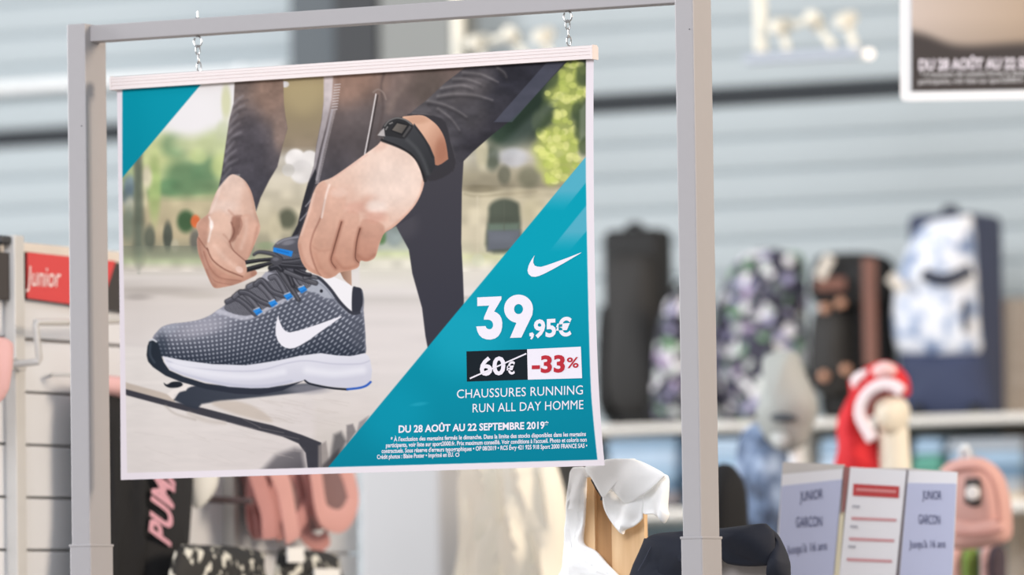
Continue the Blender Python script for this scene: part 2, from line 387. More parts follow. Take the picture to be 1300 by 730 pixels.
def vnoise(cx, cy, seed):
    g = np.random.RandomState(seed).rand(int(H / (cy * S)) + 3, int(W / (cx * S)) + 3).astype(np.float32) * 2 - 1
    fx = (PXX - OX) / cx; fy = (PYY - OY) / cy; ix, iy = fx.astype(int), fy.astype(int); ax, ay = fx - ix, fy - iy
    ax = ax * ax * (3 - 2 * ax); ay = ay * ay * (3 - 2 * ay)
    return (g[iy, ix] * (1 - ax) + g[iy, ix + 1] * ax) * (1 - ay) + (g[iy + 1, ix] * (1 - ax) + g[iy + 1, ix + 1] * ax) * ay
def mottle(m, cx, cy, amp, seed): IMG[:] = np.clip(IMG * (1 + (vnoise(cx, cy, seed) * amp * m)[..., None]), 0, 1)
def paint():
    rnd = random.Random(3)
    # --- backdrop of the printed scene: path, lawn, hedge, wall, sky
    vgrad(140, 780, [(60, (236, 233, 233)), (330, (224, 219, 214)), (360, (226, 220, 215)), (420, (223, 216, 212)), (620, (224, 217, 213))], 1)
    vgrad(150, 345, [(80, (236, 233, 233)), (165, (234, 232, 230)), (185, (208, 214, 176)), (215, (170, 184, 138)), (245, (150, 166, 122)), (258, (196, 184, 150)), (300, (186, 172, 140)), (325, (150, 150, 128)), (333, (176, 186, 150)), (342, (206, 200, 186)), (352, (222, 215, 208)), (368, (206, 198, 190)), (385, (218, 210, 203)), (440, (222, 215, 210))], 3)
    for cx, cy, rx, ry, c in ((215, 190, 30, 24, (196, 206, 150)), (198, 205, 22, 28, (205, 212, 150)), (222, 185, 18, 16, (120, 150, 112)), (245, 180, 24, 14, (206, 212, 165)), (232, 225, 24, 22, (92, 128, 92)), (262, 215, 18, 20, (96, 132, 96)), (252, 198, 12, 10, (188, 200, 140)), (270, 180, 22, 18, (190, 200, 150)), (280, 210, 12, 16, (196, 206, 140)), (214, 238, 16, 10, (98, 138, 98)), (250, 238, 30, 8, (110, 140, 102)), (196, 240, 8, 40, (168, 190, 120)), (283, 165, 9, 12, (200, 206, 170)), (287, 130, 6, 22, (206, 208, 160)), (165, 235, 8, 12, (120, 140, 160)), (163, 250, 9, 14, (96, 112, 122)), (166, 265, 8, 14, (206, 204, 180)), (163, 285, 12, 22, (110, 124, 110)), (186, 225, 7, 14, (232, 218, 196)), (182, 250, 5, 14, (214, 206, 170))):
        blob(cx, cy, rx, ry, c, 0.75, 1.0)
    blob(240, 145, 34, 28, (238, 235, 235), 0.9, 0.8)
    fill([(168, 190), (180, 190), (181, 240), (186, 330), (168, 330), (171, 240)], (120, 122, 104), 4, 0.85)
    fill([(172, 200), (178, 200), (180, 330), (172, 330)], (92, 104, 92), 4, 0.6)
    blob(236, 281, 11, 14, (64, 92, 62), 0.95, 0.8); blob(213, 300, 6, 18, (76, 82, 74), 0.9, 0.8); blob(190, 302, 7, 16, (84, 92, 82), 0.8, 0.9)
    blob(248, 305, 7, 14, (96, 96, 92), 0.8, 0.9); blob(248, 281, 6, 8, (224, 112, 66), 0.95, 0.7); blob(222, 312, 5, 8, (190, 184, 160), .7, .9)
    vgrad(150, 330, [(312, (120, 126, 110)), (322, (140, 148, 124)), (331, (186, 194, 158)), (338, (214, 206, 190)), (346, (222, 214, 206))], 4, 0.55)
    blob(205, 369, 50, 5, (178, 170, 162), 0.55, 1.4); blob(175, 377, 16, 4, (160, 152, 146), 0.5, 1.4); blob(250, 375, 30, 4, (190, 182, 172), 0.5, 1.4)
    # --- backdrop between sleeve and jacket
    vgrad(322, 412, [(90, (158, 142, 112)), (110, (170, 154, 116)), (150, (150, 136, 108)), (185, (146, 132, 112)), (200, (190, 184, 172)), (230, (206, 198, 178)), (290, (196, 186, 158)), (318, (160, 156, 134)), (330, (188, 190, 160)), (345, (224, 218, 208))], 2)
    blob(362, 107, 5, 4, (226, 226, 232), .95, .5); blob(385, 118, 20, 26, (176, 160, 122), .6, 1)
    for cx, cy, r_, c in ((375, 202, 13, (240, 236, 232)), (393, 202, 11, (234, 230, 226)), (383, 218, 15, (222, 218, 214)), (366, 216, 8, (206, 202, 194))): blob(cx, cy, r_, r_, c, 0.95, 0.35)
    blob(365, 278, 12, 13, (84, 88, 72), 0.85, 0.9); blob(349, 290, 8, 20, (206, 196, 166), .7, .9); blob(356, 312, 12, 8, (206, 200, 188), .7, .9); blob(378, 300, 8, 12, (110, 116, 100), .6, 1)
    blob(338, 312, 12, 5, (150, 170, 130), .6, 1)
    # --- backdrop on the right: building with arched window, foliage
    vgrad(575, 760, [(70, (52, 60, 54)), (150, (74, 86, 70)), (175, (150, 148, 128)), (200, (196, 190, 172)), (222, (168, 160, 136)), (236, (150, 142, 120)), (244, (202, 192, 164)), (300, (208, 198, 172)), (318, (206, 200, 172)), (326, (214, 214, 172)), (342, (226, 220, 206)), (374, (226, 220, 214)), (378, (200, 194, 186)), (385, (222, 216, 210))], 2)
    blob(640, 165, 24, 22, (44, 62, 50), .9, 1.0); blob(668, 140, 30, 40, (38, 52, 42), .95, .9); blob(625, 200, 10, 16, (88, 96, 82), .85, .9); blob(612, 195, 8, 18, (206, 198, 166), .8, .9); blob(610, 240, 22, 5, (120, 112, 90), .6, 1)
    blob(652, 200, 18, 12, (196, 196, 200), .85, .8); blob(640, 222, 8, 12, (96, 98, 84), .7, .9); blob(672, 225, 14, 14, (112, 112, 92), .7, .9); blob(665, 246, 30, 6, (176, 166, 140), .6, 1)
    fill([(620, 275), (621, 262), (628, 255), (640, 252), (653, 255), (660, 263), (661, 290), (660, 316), (619, 318)], (72, 80, 70), 4.5, .9)
    fill([(620, 284), (659, 283), (658, 293), (620, 294)], (110, 126, 112), 3.5, .85, sm=False); fill([(619, 293), (660, 292), (660, 315), (619, 318)], (108, 112, 122), 3.5, .9, sm=False)
    stroke([(640, 256), (640, 292)], 1.6, (96, 100, 88), 1.5, .5); stroke([(590, 246), (610, 249), (680, 243)], 3.5, (168, 158, 132), 2.5, .6); stroke([(606, 250), (606, 320)], 2, (222, 212, 186), 2, .5); blob(607, 330, 8, 8, (214, 216, 190), .55, .4)
    blob(604, 290, 10, 30, (212, 202, 176), .6, 1); blob(676, 268, 14, 16, (204, 194, 160), .7, 1)
    lf = ((715, 105, 14), (728, 92, 14), (706, 122, 13), (722, 130, 15), (736, 115, 12), (700, 175, 14), (690, 190, 13), (716, 165, 16), (708, 195, 16), (696, 208, 14), (724, 182, 14), (714, 218, 13), (700, 226, 10), (725, 205, 12), (690, 170, 8), (712, 148, 10))
    for cx, cy, r_ in lf: blob(cx, cy, r_ * 1.1, r_, (176, 186, 96), .7, 1.0)
    for cx, cy, r_ in lf:
        for _ in range(7):
            a_ = rnd.uniform(0, 6.3); q_ = r_ * rnd.uniform(.1, .95); blob(cx + q_ * math.cos(a_), cy + q_ * math.sin(a_), rnd.uniform(3, 6.5), rnd.uniform(3, 6), rnd.choice([(218, 222, 132), (206, 212, 120), (230, 230, 150), (192, 202, 106), (170, 184, 92)]), .6, .8)
    for cx, cy, r_ in ((740, 96, 9), (742, 150, 10), (738, 165, 9), (733, 140, 7), (694, 142, 9), (684, 155, 9), (742, 185, 8), (700, 98, 9)): blob(cx, cy, r_, r_ * 1.6, (70, 84, 58), .75, .8)
    # --- backdrop behind the second leg
    vgrad(455, 545, [(280, (120, 130, 112)), (300, (150, 158, 150)), (315, (186, 192, 176)), (322, (206, 212, 170)), (332, (222, 218, 200)), (370, (226, 220, 215)), (380, (212, 206, 200)), (400, (224, 217, 213))], 3)
    blob(484, 300, 7, 10, (96, 130, 84), .9, .7); blob(500, 300, 10, 12, (146, 158, 156), .8, .8)
    one = np.ones((H, W), np.float32); mottle(np.clip((PYY - 165) / 25, 0, 1) * (PYY < 345), 14, 11, .07, 11); mottle(one * (PYY >= 340), 70, 10, .016, 13)
    # --- trousers of the rear leg
    fill([(470, 200), (588, 190), (588.5, 205), (586.4, 240), (585.6, 308), (587.8, 350), (589, 384), (585, 400), (560, 432), (543, 442), (540, 426), (535.8, 391), (523.4, 347), (519, 317), (503, 287), (480, 300), (465, 260)], (70, 68, 74), 1.0, 1, (58, 58, 68), ((520, 200), (560, 420)), sm=False)
    blob(510, 285, 20, 18, (84, 82, 88), .5, 1.0, clip=mask([(503, 287), (586, 240), (586, 310), (520, 318)], 1, False))
    # --- jacket body
    J = [(411.5, 96), (411, 128), (408.2, 152), (401.6, 185), (398.4, 211), (391, 233), (384, 258), (378, 285), (370, 303), (380, 312), (400, 300), (420, 240), (480, 260), (520, 200), (560, 160), (600, 95), (600, 70), (411, 90)]
    fill(J, (122, 106, 100), 0.8, 1, (76, 73, 78), ((440, 95), (430, 225)), sm=False)
    jm = mask(J, .8, False)
    blob(440, 108, 45, 26, (164, 128, 108), .55, 1.2, clip=jm); blob(415, 118, 10, 30, (206, 192, 188), .5, 1.2, clip=jm); blob(545, 110, 24, 26, (84, 76, 70), .6, 1.2, clip=jm)
    blob(475, 165, 30, 40, (86, 80, 80), .5, 1.2, clip=jm); stroke([(508, 92), (515, 104), (500, 125), (494, 140)], 9, (132, 116, 108), 5, .6, jm); stroke([(488, 92), (484, 110), (486, 140), (478, 175)], 3, (82, 72, 70), 2.5, .6, jm)
    fill([(411.5, 96), (423, 96), (421, 125), (414, 160), (406, 190), (401, 212), (392, 236), (388, 240), (397, 212), (401.6, 185), (408.2, 152), (411, 128)], (206, 196, 196), 1.4, .9, (150, 144, 148), ((415, 100), (395, 235)), sm=False, clip=jm)
    fill([(391, 233), (400, 215), (404, 222), (394, 250), (384, 285), (374, 305), (368, 304), (378, 285), (384, 258)], (44, 44, 50), 1.2, .9, sm=False)
    stroke([(388, 262), (398, 250)], 1.6, (170, 166, 170), .8, .7); stroke([(381, 280), (392, 268)], 1.6, (150, 148, 154), .8, .7)
    for i in range(64):                                    # zip teeth
        t = i / 63.0; x = np.interp(t, [0, .28, .55, 1], [428.5, 424.5, 416.5, 402.5]); y = np.interp(t, [0, .28, .55, 1], [107, 138, 172, 232])
        if t < .3 and i % 2: continue
        ww = 3.4 if t < .3 else 2.0
        stroke([(x - ww, y + .6), (x + ww, y - .2)], 1.3 if t < .3 else 1.1, (206, 198, 198), .7, .8 if t < .3 else .6)
    mottle(jm, 22, 30, .10, 21); mottle(jm, 5, 6, .04, 22)
    stroke([(421.5, 140), (416, 165), (410, 190), (402, 228)], 3.0, (176, 170, 174), 1.2, .75)
    stroke([(477.3, 119.5), (470, 160), (463, 196)], 1.6, (226, 220, 218), .7, .95); stroke([(479.5, 121), (472, 162), (465.5, 196)], 1.6, (52, 46, 46), .8, .8)
    stroke([(474, 117), (480, 113.5), (487, 118), (490, 126)], 2.0, (148, 132, 124), 1.2, .8)
    # --- sleeve on the left
    SL = [(298, 100), (296.6, 131), (291, 153), (287, 180), (281.5, 219), (277.4, 239), (284, 231), (292.5, 224), (303.4, 223), (314.4, 238), (322.6, 257), (325.3, 268), (330.8, 251), (341.8, 229), (352, 212), (360, 180), (365, 163), (362, 146), (360.3, 131), (359.5, 98)]
    fill(SL, (128, 112, 104), 1.0, 1, (72, 70, 77), ((340, 95), (310, 225)), sm=False)
    sm_ = mask(SL, 1, False)
    blob(345, 120, 26, 30, (166, 132, 112), .5, 1.2, clip=sm_); blob(357, 165, 10, 26, (148, 126, 114), .7, 1.1, clip=sm_); blob(318, 190, 22, 46, (78, 75, 82), .7, 1.1, clip=sm_)
    for i in range(9):
        t = i / 8; x = 296 - 12 * t; y = 126 + 92 * t
        stroke([(x - 1, y + 9), (x + 4, y + 2), (x + 12 + 4 * math.sin(i * 2.1), y - 4)], 5.0, (150, 146, 152), 3.2, .50, sm_, 1.5)
        stroke([(x + 2, y + 11), (x + 9, y + 4), (x + 18, y + 1)], 4.0, (56, 53, 58), 3.0, .42, sm_, 1.2)
    mottle(sm_, 16, 9, .10, 31); mottle(sm_, 4, 4, .04, 32)
    stroke([(278, 238), (285, 229), (293, 223), (304, 222)], 1.8, (150, 146, 150), .9, .7)
    # --- left hand
    LH = [(291.5, 223), (299, 222), (310, 228.6), (317.8, 240.7), (322, 253.8), (324.6, 268), (328.8, 281), (330.3, 291), (326.6, 302), (321, 315), (316.7, 325), (313.4, 331), (313, 340), (324, 343), (326, 348), (317, 353.6), (299, 361), (284, 364.5), (273, 365.6), (267.4, 359), (259.7, 341.5), (252, 322), (250, 306), (252, 297), (249.2, 287), (253, 280), (264, 271.4), (268.5, 259.3), (275, 243), (281.6, 234)]
    fill(LH, (226, 196, 180), 0.7, 1, (192, 148, 126), ((285, 235), (300, 362)))
    lh = mask(LH, .7); A = lambda *q: [(240 + x / 4.5625, 210 + y / 4.5625) for x, y in q]
    blob(296, 240, 14, 16, (234, 210, 196), .7, 1.1, clip=lh); blob(314, 258, 8, 22, (196, 152, 132), .6, 1.1, clip=lh); blob(285, 262, 16, 8, (240, 222, 212), .7, 1.1, clip=lh)
    fill(A((250, 300), (310, 290), (298, 360), (268, 430), (232, 445), (248, 390)), (150, 106, 90), 2.0, .85, clip=lh)
    fill(A((235, 90), (300, 75), (360, 160), (380, 260), (330, 290), (260, 290), (130, 250), (160, 160)), (222, 190, 172), 4, .5, clip=lh)
    fill(A((300, 300), (345, 285), (400, 335), (412, 375), (385, 445), (352, 530), (325, 552), (285, 520), (262, 495), (268, 440), (300, 375)), (214, 172, 152), 1.4, .95, (202, 158, 138), (A((340, 300))[0], A((300, 530))[0]), lh)
    stroke(A((330, 310), (330, 390), (300, 480)), 4, (228, 194, 176), 3.5, .6, lh); stroke(A((395, 360), (375, 450), (350, 525)), 3, (176, 128, 108), 2.5, .55, lh)
    fill(A((42, 350), (60, 318), (108, 285), (118, 330), (110, 440), (85, 460), (50, 400)), (186, 140, 120), 2.5, .75, clip=lh)
    fill(A((48, 410), (90, 470), (130, 560), (200, 620), (290, 650), (390, 620), (340, 660), (270, 690), (150, 712), (90, 600), (50, 500)), (190, 142, 122), 1.6, .8, clip=lh)
    fill(A((112, 430), (140, 395), (190, 420), (235, 480), (322, 550), (331, 600), (312, 640), (262, 622), (190, 592), (130, 535), (105, 470)), (222, 184, 164), 1.2, .95, (206, 162, 142), (A((150, 420))[0], A((280, 630))[0]), lh)
    fill(A((125, 300), (190, 260), (240, 330), (240, 440), (190, 425), (130, 405), (108, 430)), (224, 188, 168), 3, .7, clip=lh)
    stroke(A((105, 480), (135, 545), (200, 598), (268, 628), (310, 644)), 1.8, (128, 84, 70), .9, .8, lh); stroke(A((85, 500), (120, 590), (180, 650), (300, 668)), 1.6, (150, 104, 88), 1.0, .7, lh)
    stroke(A((100, 600), (150, 670), (260, 692)), 1.4, (152, 106, 92), 1.0, .6, lh); stroke(A((52, 415), (90, 470), (110, 490)), 1.4, (128, 84, 72), .9, .7, lh)
    stroke(A((235, 440), (255, 490), (320, 548)), 1.5, (136, 92, 78), .9, .8, lh); stroke(A((245, 330), (262, 385), (236, 440)), 2.0, (122, 80, 68), 1.2, .7, lh)
    stroke(A((300, 310), (305, 350), (285, 400)), 1.5, (160, 112, 96), 1.0, .7, lh)
    stroke(A((118, 300), (130, 350), (112, 440)), 2.2, (246, 232, 222), 1.3, .8, lh); blob(*A((130, 345))[0], 2.5, 6, (250, 240, 234), .8, .8, clip=lh)
    blob(*A((292, 604))[0], 5, 4, (230, 198, 184), .85, .5, .6, lh); blob(*A((375, 628))[0], 4, 4, (166, 118, 100), .6, .9, clip=lh)
    stroke(A((66, 470), (95, 570), (140, 680)), 2.0, (214, 172, 154), 1.4, .6, lh)
    stroke(A((330, 90), (368, 170), (384, 270), (408, 345)), 4, (178, 134, 114), 3.5, .55, lh); stroke(A((55, 430), (75, 520), (120, 650), (150, 700)), 3.5, (150, 106, 90), 3, .5, lh); stroke(A((180, 130), (150, 220), (128, 270)), 3, (240, 220, 208), 2.6, .6, lh)
    stroke(A((150, 470), (210, 540), (270, 590)), 5, (232, 200, 182), 4, .5, lh); stroke(A((230, 260), (262, 300), (258, 350)), 2.4, (176, 130, 112), 2, .5, lh); stroke(A((200, 400), (225, 430), (240, 470)), 2, (176, 132, 114), 2, .5, lh); stroke(A((120, 600), (200, 665), (300, 680)), 4, (168, 122, 104), 3, .5, lh)
    # --- bench planks
    fill([(150, 438), (176, 441), (240, 448), (480, 500), (480, 620), (150, 620)], (229, 223, 217), 3.5, 1, (218, 210, 206), ((200, 440), (300, 600)), sm=False)
    vgrad(395, 500, [(490, (222, 215, 210)), (520, (218, 210, 204)), (560, (206, 198, 190)), (600, (190, 182, 176))], 8, .8)
    fill([(150, 482), (165, 487), (205, 498), (222, 504), (222, 511), (160, 495), (150, 493)], (192, 178, 164), 1.6, .85, sm=False)
    fill([(150, 491), (160, 494), (221, 510.5), (258, 518), (320, 534), (346, 540), (383, 552), (408, 562), (409, 605), (392, 605), (388, 575), (379, 563), (359, 554.5), (320, 544.5), (280, 533.5), (221, 518), (150, 499)], (54, 54, 62), 1.1, .95, sm=False)
    fill([(221, 508), (221, 501), (237, 494), (246, 487), (290, 489), (345, 490), (400, 486), (414, 493), (385, 498), (340, 503), (280, 509), (256, 513), (250, 520), (235, 515)], (50, 56, 68), 1.8, .97, (70, 74, 84), ((230, 500), (400, 490)), sm=False)
    blob(392, 494, 26, 6, (150, 148, 156), .6, 1.0); fill([(268, 512), (300, 509), (330, 520), (345, 536), (300, 526)], (196, 182, 168), 3, .7)
    fill([(330, 600), (350, 578), (374, 569), (384, 571), (389, 600)], (112, 108, 112), 6.0, .85, (70, 68, 74), ((360, 570), (375, 600)), sm=False)
    stroke([(240, 525), (262, 534), (285, 537)], 5, (196, 186, 176), 3, .6); stroke([(210, 515), (222, 525), (248, 533)], 2.5, (176, 166, 156), 2, .5)
    fill([(404, 566), (414, 560), (420, 600), (404, 600)], (146, 138, 134), 2, .8, sm=False); fill([(424, 552), (433, 548), (440, 560), (424, 600), (416, 600)], (84, 82, 84), 4, .8, sm=False)
    fill([(440, 540), (448, 538), (452, 548), (440, 566)], (104, 100, 102), 2, .7, sm=False); fill([(410, 590), (430, 570), (430, 600), (405, 600)], (60, 58, 62), 3, .7, sm=False); fill([(456, 536), (468, 528), (460, 545), (452, 552)], (126, 122, 126), 2, .7, sm=False)
    for i in range(26):
        x = rnd.uniform(165, 350); y = 540 + rnd.uniform(-10, 45); stroke([(x, y), (x + rnd.uniform(20, 50), y + rnd.uniform(5, 11))], .8, (200, 190, 184), 1.0, .3)
        x = rnd.uniform(300, 420); y = rnd.uniform(505, 535); stroke([(x, y), (x + rnd.uniform(20, 40), y + rnd.uniform(3, 9))], .8, (196, 186, 178), 1.0, .35)
    fill([(246, 486), (252, 489), (238, 492), (236, 496), (228, 497), (222, 506), (219, 507), (212, 500), (228, 489)], (238, 230, 224), 1.0, .9, sm=False)
    fill([(208, 486), (212, 488), (219, 484.6), (229, 485), (232, 489), (226, 492), (216, 492.4), (210, 490)], (34, 38, 46), .8, 1)
    mottle(one * (PYY > 445) * (PXX < 480), 50, 5, .012, 61); mottle(one * (PYY > 445) * (PXX < 480), 12, 3, .008, 62)
    # --- sock and ankle
    fill([(405, 348), (425, 352), (447, 362), (447, 396), (438, 391), (430, 378), (418, 364)], (240, 238, 240), .8, 1, sm=False)
    fill([(431, 344), (446, 342), (446.5, 363), (441, 359), (436, 354)], (150, 116, 98), .8, 1, (190, 156, 136), ((433, 350), (446, 350)), sm=False)
    fill([(447.6, 366), (453, 364.5), (459, 367), (461, 376), (460, 390), (456, 398), (449, 398), (446.5, 392)], (52, 54, 64), .8, 1)
    stroke([(459.5, 369), (461.5, 380), (461, 392)], 1.5, (112, 116, 128), .7, .8)
    # --- shoe upper
    UPR = [(196, 433), (194.3, 428), (199.6, 421), (206.7, 414.7), (219, 411), (233.5, 409.4), (251, 406.5), (265.5, 401), (276, 394), (285, 388), (304, 372), (332, 354), (345, 343), (372, 338), (398, 352), (408, 356), (418, 366), (428, 381), (437, 392), (447, 399), (456, 397), (460.4, 389), (462.7, 410), (464, 433), (463, 450), (446, 453), (428, 453), (407, 450), (381, 453), (353, 459), (330, 462.5), (312, 465), (269, 464), (233.5, 459), (206.7, 453), (200, 445)]
    fill(UPR, (110, 112, 124), .8, 1)
    um = mask(UPR, .8)
    # shade of the upper from the light instep to the dark foot line
    yb = np.interp(PXX, [190, 207, 233, 269, 312, 353, 381, 407, 463], [440, 453, 458, 463, 464, 458, 452, 449, 449]); yt = np.interp(PXX, [190, 206, 233, 265, 285, 332, 372, 418, 463], [432, 414, 409, 401, 389, 360, 352, 366, 392])
    t = np.clip((PYY - yt) / np.maximum(4, yb - yt), 0, 1)
    li = np.interp(t, [0, .25, .55, 1.0], [.96, .80, .50, .12]); li2 = np.interp(t, [0, .3, .7, 1.0], [.66, .48, .34, .16])
    mixx = np.clip((PXX - 290) / 60, 0, 1); L = li * (1 - mixx) + li2 * mixx
    base = rgb((52, 60, 74)) * (1 - L[..., None]) + rgb((172, 172, 184)) * L[..., None]
    # woven lattice of pale dots, rows following the toe then leaning over towards the heel
    dx = PXX - 195; k1 = np.interp(PXX, [195, 260, 330, 465], [.0, .10, .28, .62]); k2 = np.interp(PXX, [195, 260, 330, 465], [0.30, .16, -.28, -.55])
    a1 = (PYY + np.cumsum(k1, axis=1) / S * 1.0 - 30 * 0) / 5.4; a2 = (dx - (PYY - 430) * k2) / 5.7
    dots = (np.cos(2 * np.pi * a1) * .5 + .5) * (np.cos(2 * np.pi * a2) * .5 + .5)
    dk = np.clip((dots - .30) / .4, 0, 1); amp = np.interp(t, [0, .1, .3, .7, 1], [.10, .3, .62, .62, .30])
    tone = base + (rgb((206, 210, 220)) - base) * (dk * amp)[..., None] - (1 - dk)[..., None] * (0.09 * np.interp(t, [0, .3, 1], [.5, 1, 1]))[..., None]
    IMG[:] = IMG * (1 - um[..., None]) + np.clip(tone, 0, 1).astype(np.float32) * um[..., None]
    blob(214, 418, 14, 7, (168, 176, 188), .35, 1.2, -.4, um); blob(256, 418, 30, 9, (186, 184, 194), .45, 1.2, -.25, um); blob(205, 440, 8, 16, (44, 54, 68), .55, 1.2, clip=um)
    stroke([(276, 395), (287, 398), (305, 403), (318, 402), (341, 391), (359, 381), (378, 372)], 6, (196, 196, 206), 2.0, .8, um)
    # collar
    fill([(388, 352), (402, 352), (416, 364), (424, 378), (412, 378), (402, 372), (388, 368)], (176, 180, 190), 1.4, .9, clip=um)
    stroke([(396, 352), (405, 353), (418.5, 366), (432, 384), (446, 397), (456, 397)], 4.0, (58, 60, 70), .9, 1); stroke([(400, 356), (414, 367), (428, 385), (444, 400)], 1.6, (140, 144, 156), .9, .7, um)
    blob(408, 369.5, 2, 2.2, (40, 42, 50), 1, .5)
    stroke([(461, 392), (463, 415), (464, 445)], 2.5, (160, 162, 174), 1.4, .6, um); blob(455, 425, 9, 20, (84, 88, 100), .5, 1.2, clip=um)
    # swoosh on the shoe
    fill([(353.3, 400.3), (354, 405), (355.8, 410), (359, 416.9), (363, 420.7), (368, 422), (381, 419.2), (406, 411), (432.5, 401.4), (433.8, 402.2), (407, 421), (392, 432), (381, 438.6), (374, 441.8), (368, 442.6), (362, 441.4), (356.8, 438), (352.4, 432), (349.9, 424), (349.8, 416), (350.8, 409), (352.2, 404)], (236, 234, 240), .6, 1, sm=False)
    # toe guard, midsole, outsole
    fill([(186, 451), (187, 440), (189, 434), (192, 431), (199.6, 433.5), (202, 440), (204, 449), (208, 460), (215, 470), (233, 478), (260, 486.5), (290, 492), (330, 494), (358, 490.5), (386, 483), (358, 496), (330, 501), (300, 500), (262, 494), (230, 485), (210, 477), (194, 466), (188, 459)], (38, 46, 56), .8, 1, (46, 50, 62), ((190, 440), (300, 495)), sm=False)
    stroke([(190.5, 432), (194, 431), (198.5, 433.6)], 2.2, (214, 216, 222), .8, .95); stroke([(191, 436), (190.5, 450), (196, 460)], 2.6, (78, 88, 100), 1.6, .6)
    MS = [(206.7, 452), (220, 455), (233.5, 457.5), (269, 462.3), (312, 463.7), (330, 461.2), (353, 457.6), (381, 451.6), (407, 448.3), (428, 451.3), (446, 452), (463, 448.3), (468, 452), (470, 457), (472.3, 470), (471.3, 481), (466, 488), (455, 491.5), (441.8, 492.6), (423, 491.4), (405, 488.6), (393, 486), (386, 482.5), (372, 486), (358, 489), (340, 492.3), (319, 492.8), (290.5, 491), (260, 485), (233.5, 477), (216, 469.4), (210, 462)]
    fill(MS, (226, 226, 234), .7, 1, (206, 206, 218), ((330, 455), (334, 492)), sm=False)
    mm = mask(MS, .7, False)
    stroke([(212, 458), (240, 466), (290, 471), (330, 470), (365, 461), (390, 458), (423, 462), (456, 462), (469, 458)], 1.6, (186, 186, 202), 1.2, .65, mm); stroke([(222, 462), (265, 474), (320, 478), (360, 472)], 7, (238, 238, 244), 4, .6, mm); stroke([(390, 470), (425, 474), (460, 470)], 9, (240, 240, 245), 5, .6, mm)
    stroke([(214, 467), (240, 477), (290, 488), (335, 490), (370, 484)], 3, (178, 180, 198), 2, .5, mm)
    stroke([(387, 483), (395, 487.6), (420, 492.6), (441, 494.4)], 2.2, (36, 40, 50), .7, 1, w2=2.8); stroke([(441, 494.2), (456, 492.5), (465, 489.6), (470.5, 485)], 2.8, (44, 92, 186), .8, 1)
    # --- lacing
    OPN = [(285, 389), (290, 380.5), (304.7, 370), (332.6, 352), (344, 341), (362, 332), (382, 338), (396, 360), (380, 370.7), (359, 379.5), (341, 389), (318, 400), (300, 399), (286.6, 394)]
    fill(OPN, (92, 92, 100), .9, 1); om = mask(OPN, .9)
    wv = ((np.cos(2 * np.pi * (PXX * .8 + PYY) / 2.6) > 0.1) & (np.cos(2 * np.pi * (PXX - PYY * .7) / 2.8) > -.3)).astype(np.float32)
    blend((slice(0, H), slice(0, W)), wv, rgb((152, 152, 160)), .55, om)
    # tongue top and tab
    TG = [(346.6, 317), (351, 308), (359, 303), (370, 300.5), (382, 300), (392, 330), (386, 346), (370, 346), (358, 335)]
    fill(TG, (98, 98, 106), .8, 1, (74, 74, 82), ((350, 305), (380, 340))); tm = mask(TG, .8); blend((slice(0, H), slice(0, W)), wv, rgb((150, 150, 158)), .4, tm * (PYY > 322))
    stroke([(352, 309), (362, 304), (378, 301)], 2.2, (158, 158, 166), 1, .7); blob(366, 308, 8, 3, (140, 140, 148), .7, .9, -.2)
    fill([(347.4, 314), (360, 316.4), (372, 319), (370, 326), (358, 322.6), (346.6, 319.6)], (36, 132, 218), .7, 1, sm=False); stroke([(352, 317.6), (366, 321)], 1.8, (24, 100, 178), .8, .7)
    fill([(331, 352.6), (337.5, 345), (349, 347), (341, 357)], (164, 164, 174), .8, 1, sm=False)
    D = lambda *q: [(280 + x / 6.083, 300 + y / 6.083) for x, y in q]
    for q, w_, c in ((D((50, 505), (120, 480), (200, 530), (268, 600)), 5.6, (82, 82, 90)), (D((105, 468), (165, 430), (235, 490), (292, 560)), 5.6, (96, 96, 104)),
                     (D((155, 430), (215, 440), (310, 500), (385, 530)), 5.4, (78, 78, 86)), (D((215, 390), (280, 368), (350, 425), (405, 492)), 6.0, (98, 98, 106)),
                     (D((270, 372), (320, 340), (400, 425), (500, 462)), 5.6, (80, 80, 88)), (D((385, 320), (425, 312), (465, 365), (502, 432)), 5.6, (94, 94, 102)),
                     (D((520, 330), (560, 370), (610, 410)), 4.6, (62, 62, 68)), (D((540, 290), (600, 380), (640, 400)), 4.0, (96, 96, 104))):
        stroke(q, w_ + 1.6, (42, 42, 48), .9, .75); stroke(q, w_ - .6, c, .9, 1); stroke([(x - .6, y - 1.1) for x, y in q], 1.2, (140, 140, 148), .8, .55)
    for (x0, y0, x1, y1) in ((322, 391, 332.6, 400), (341, 380.5, 352, 390), (360, 371, 372, 381.4), (377, 362, 391, 373)):
        cx, cy = (x0 + x1) / 2, (y0 + y1) / 2
        fill([(cx - 6, cy - 1), (cx + 2, cy - 5), (cx + 6.2, cy + .5), (cx - 1, cy + 5)], (44, 138, 220), .8, 1, sm=False); stroke([(cx - 5, cy - 2.4), (cx + 1.6, cy - 5)], 1.4, (206, 212, 222), .7, .8); stroke([(cx - 2, cy + 3.4), (cx + 4, cy)], 1.6, (30, 96, 170), .7, .7)
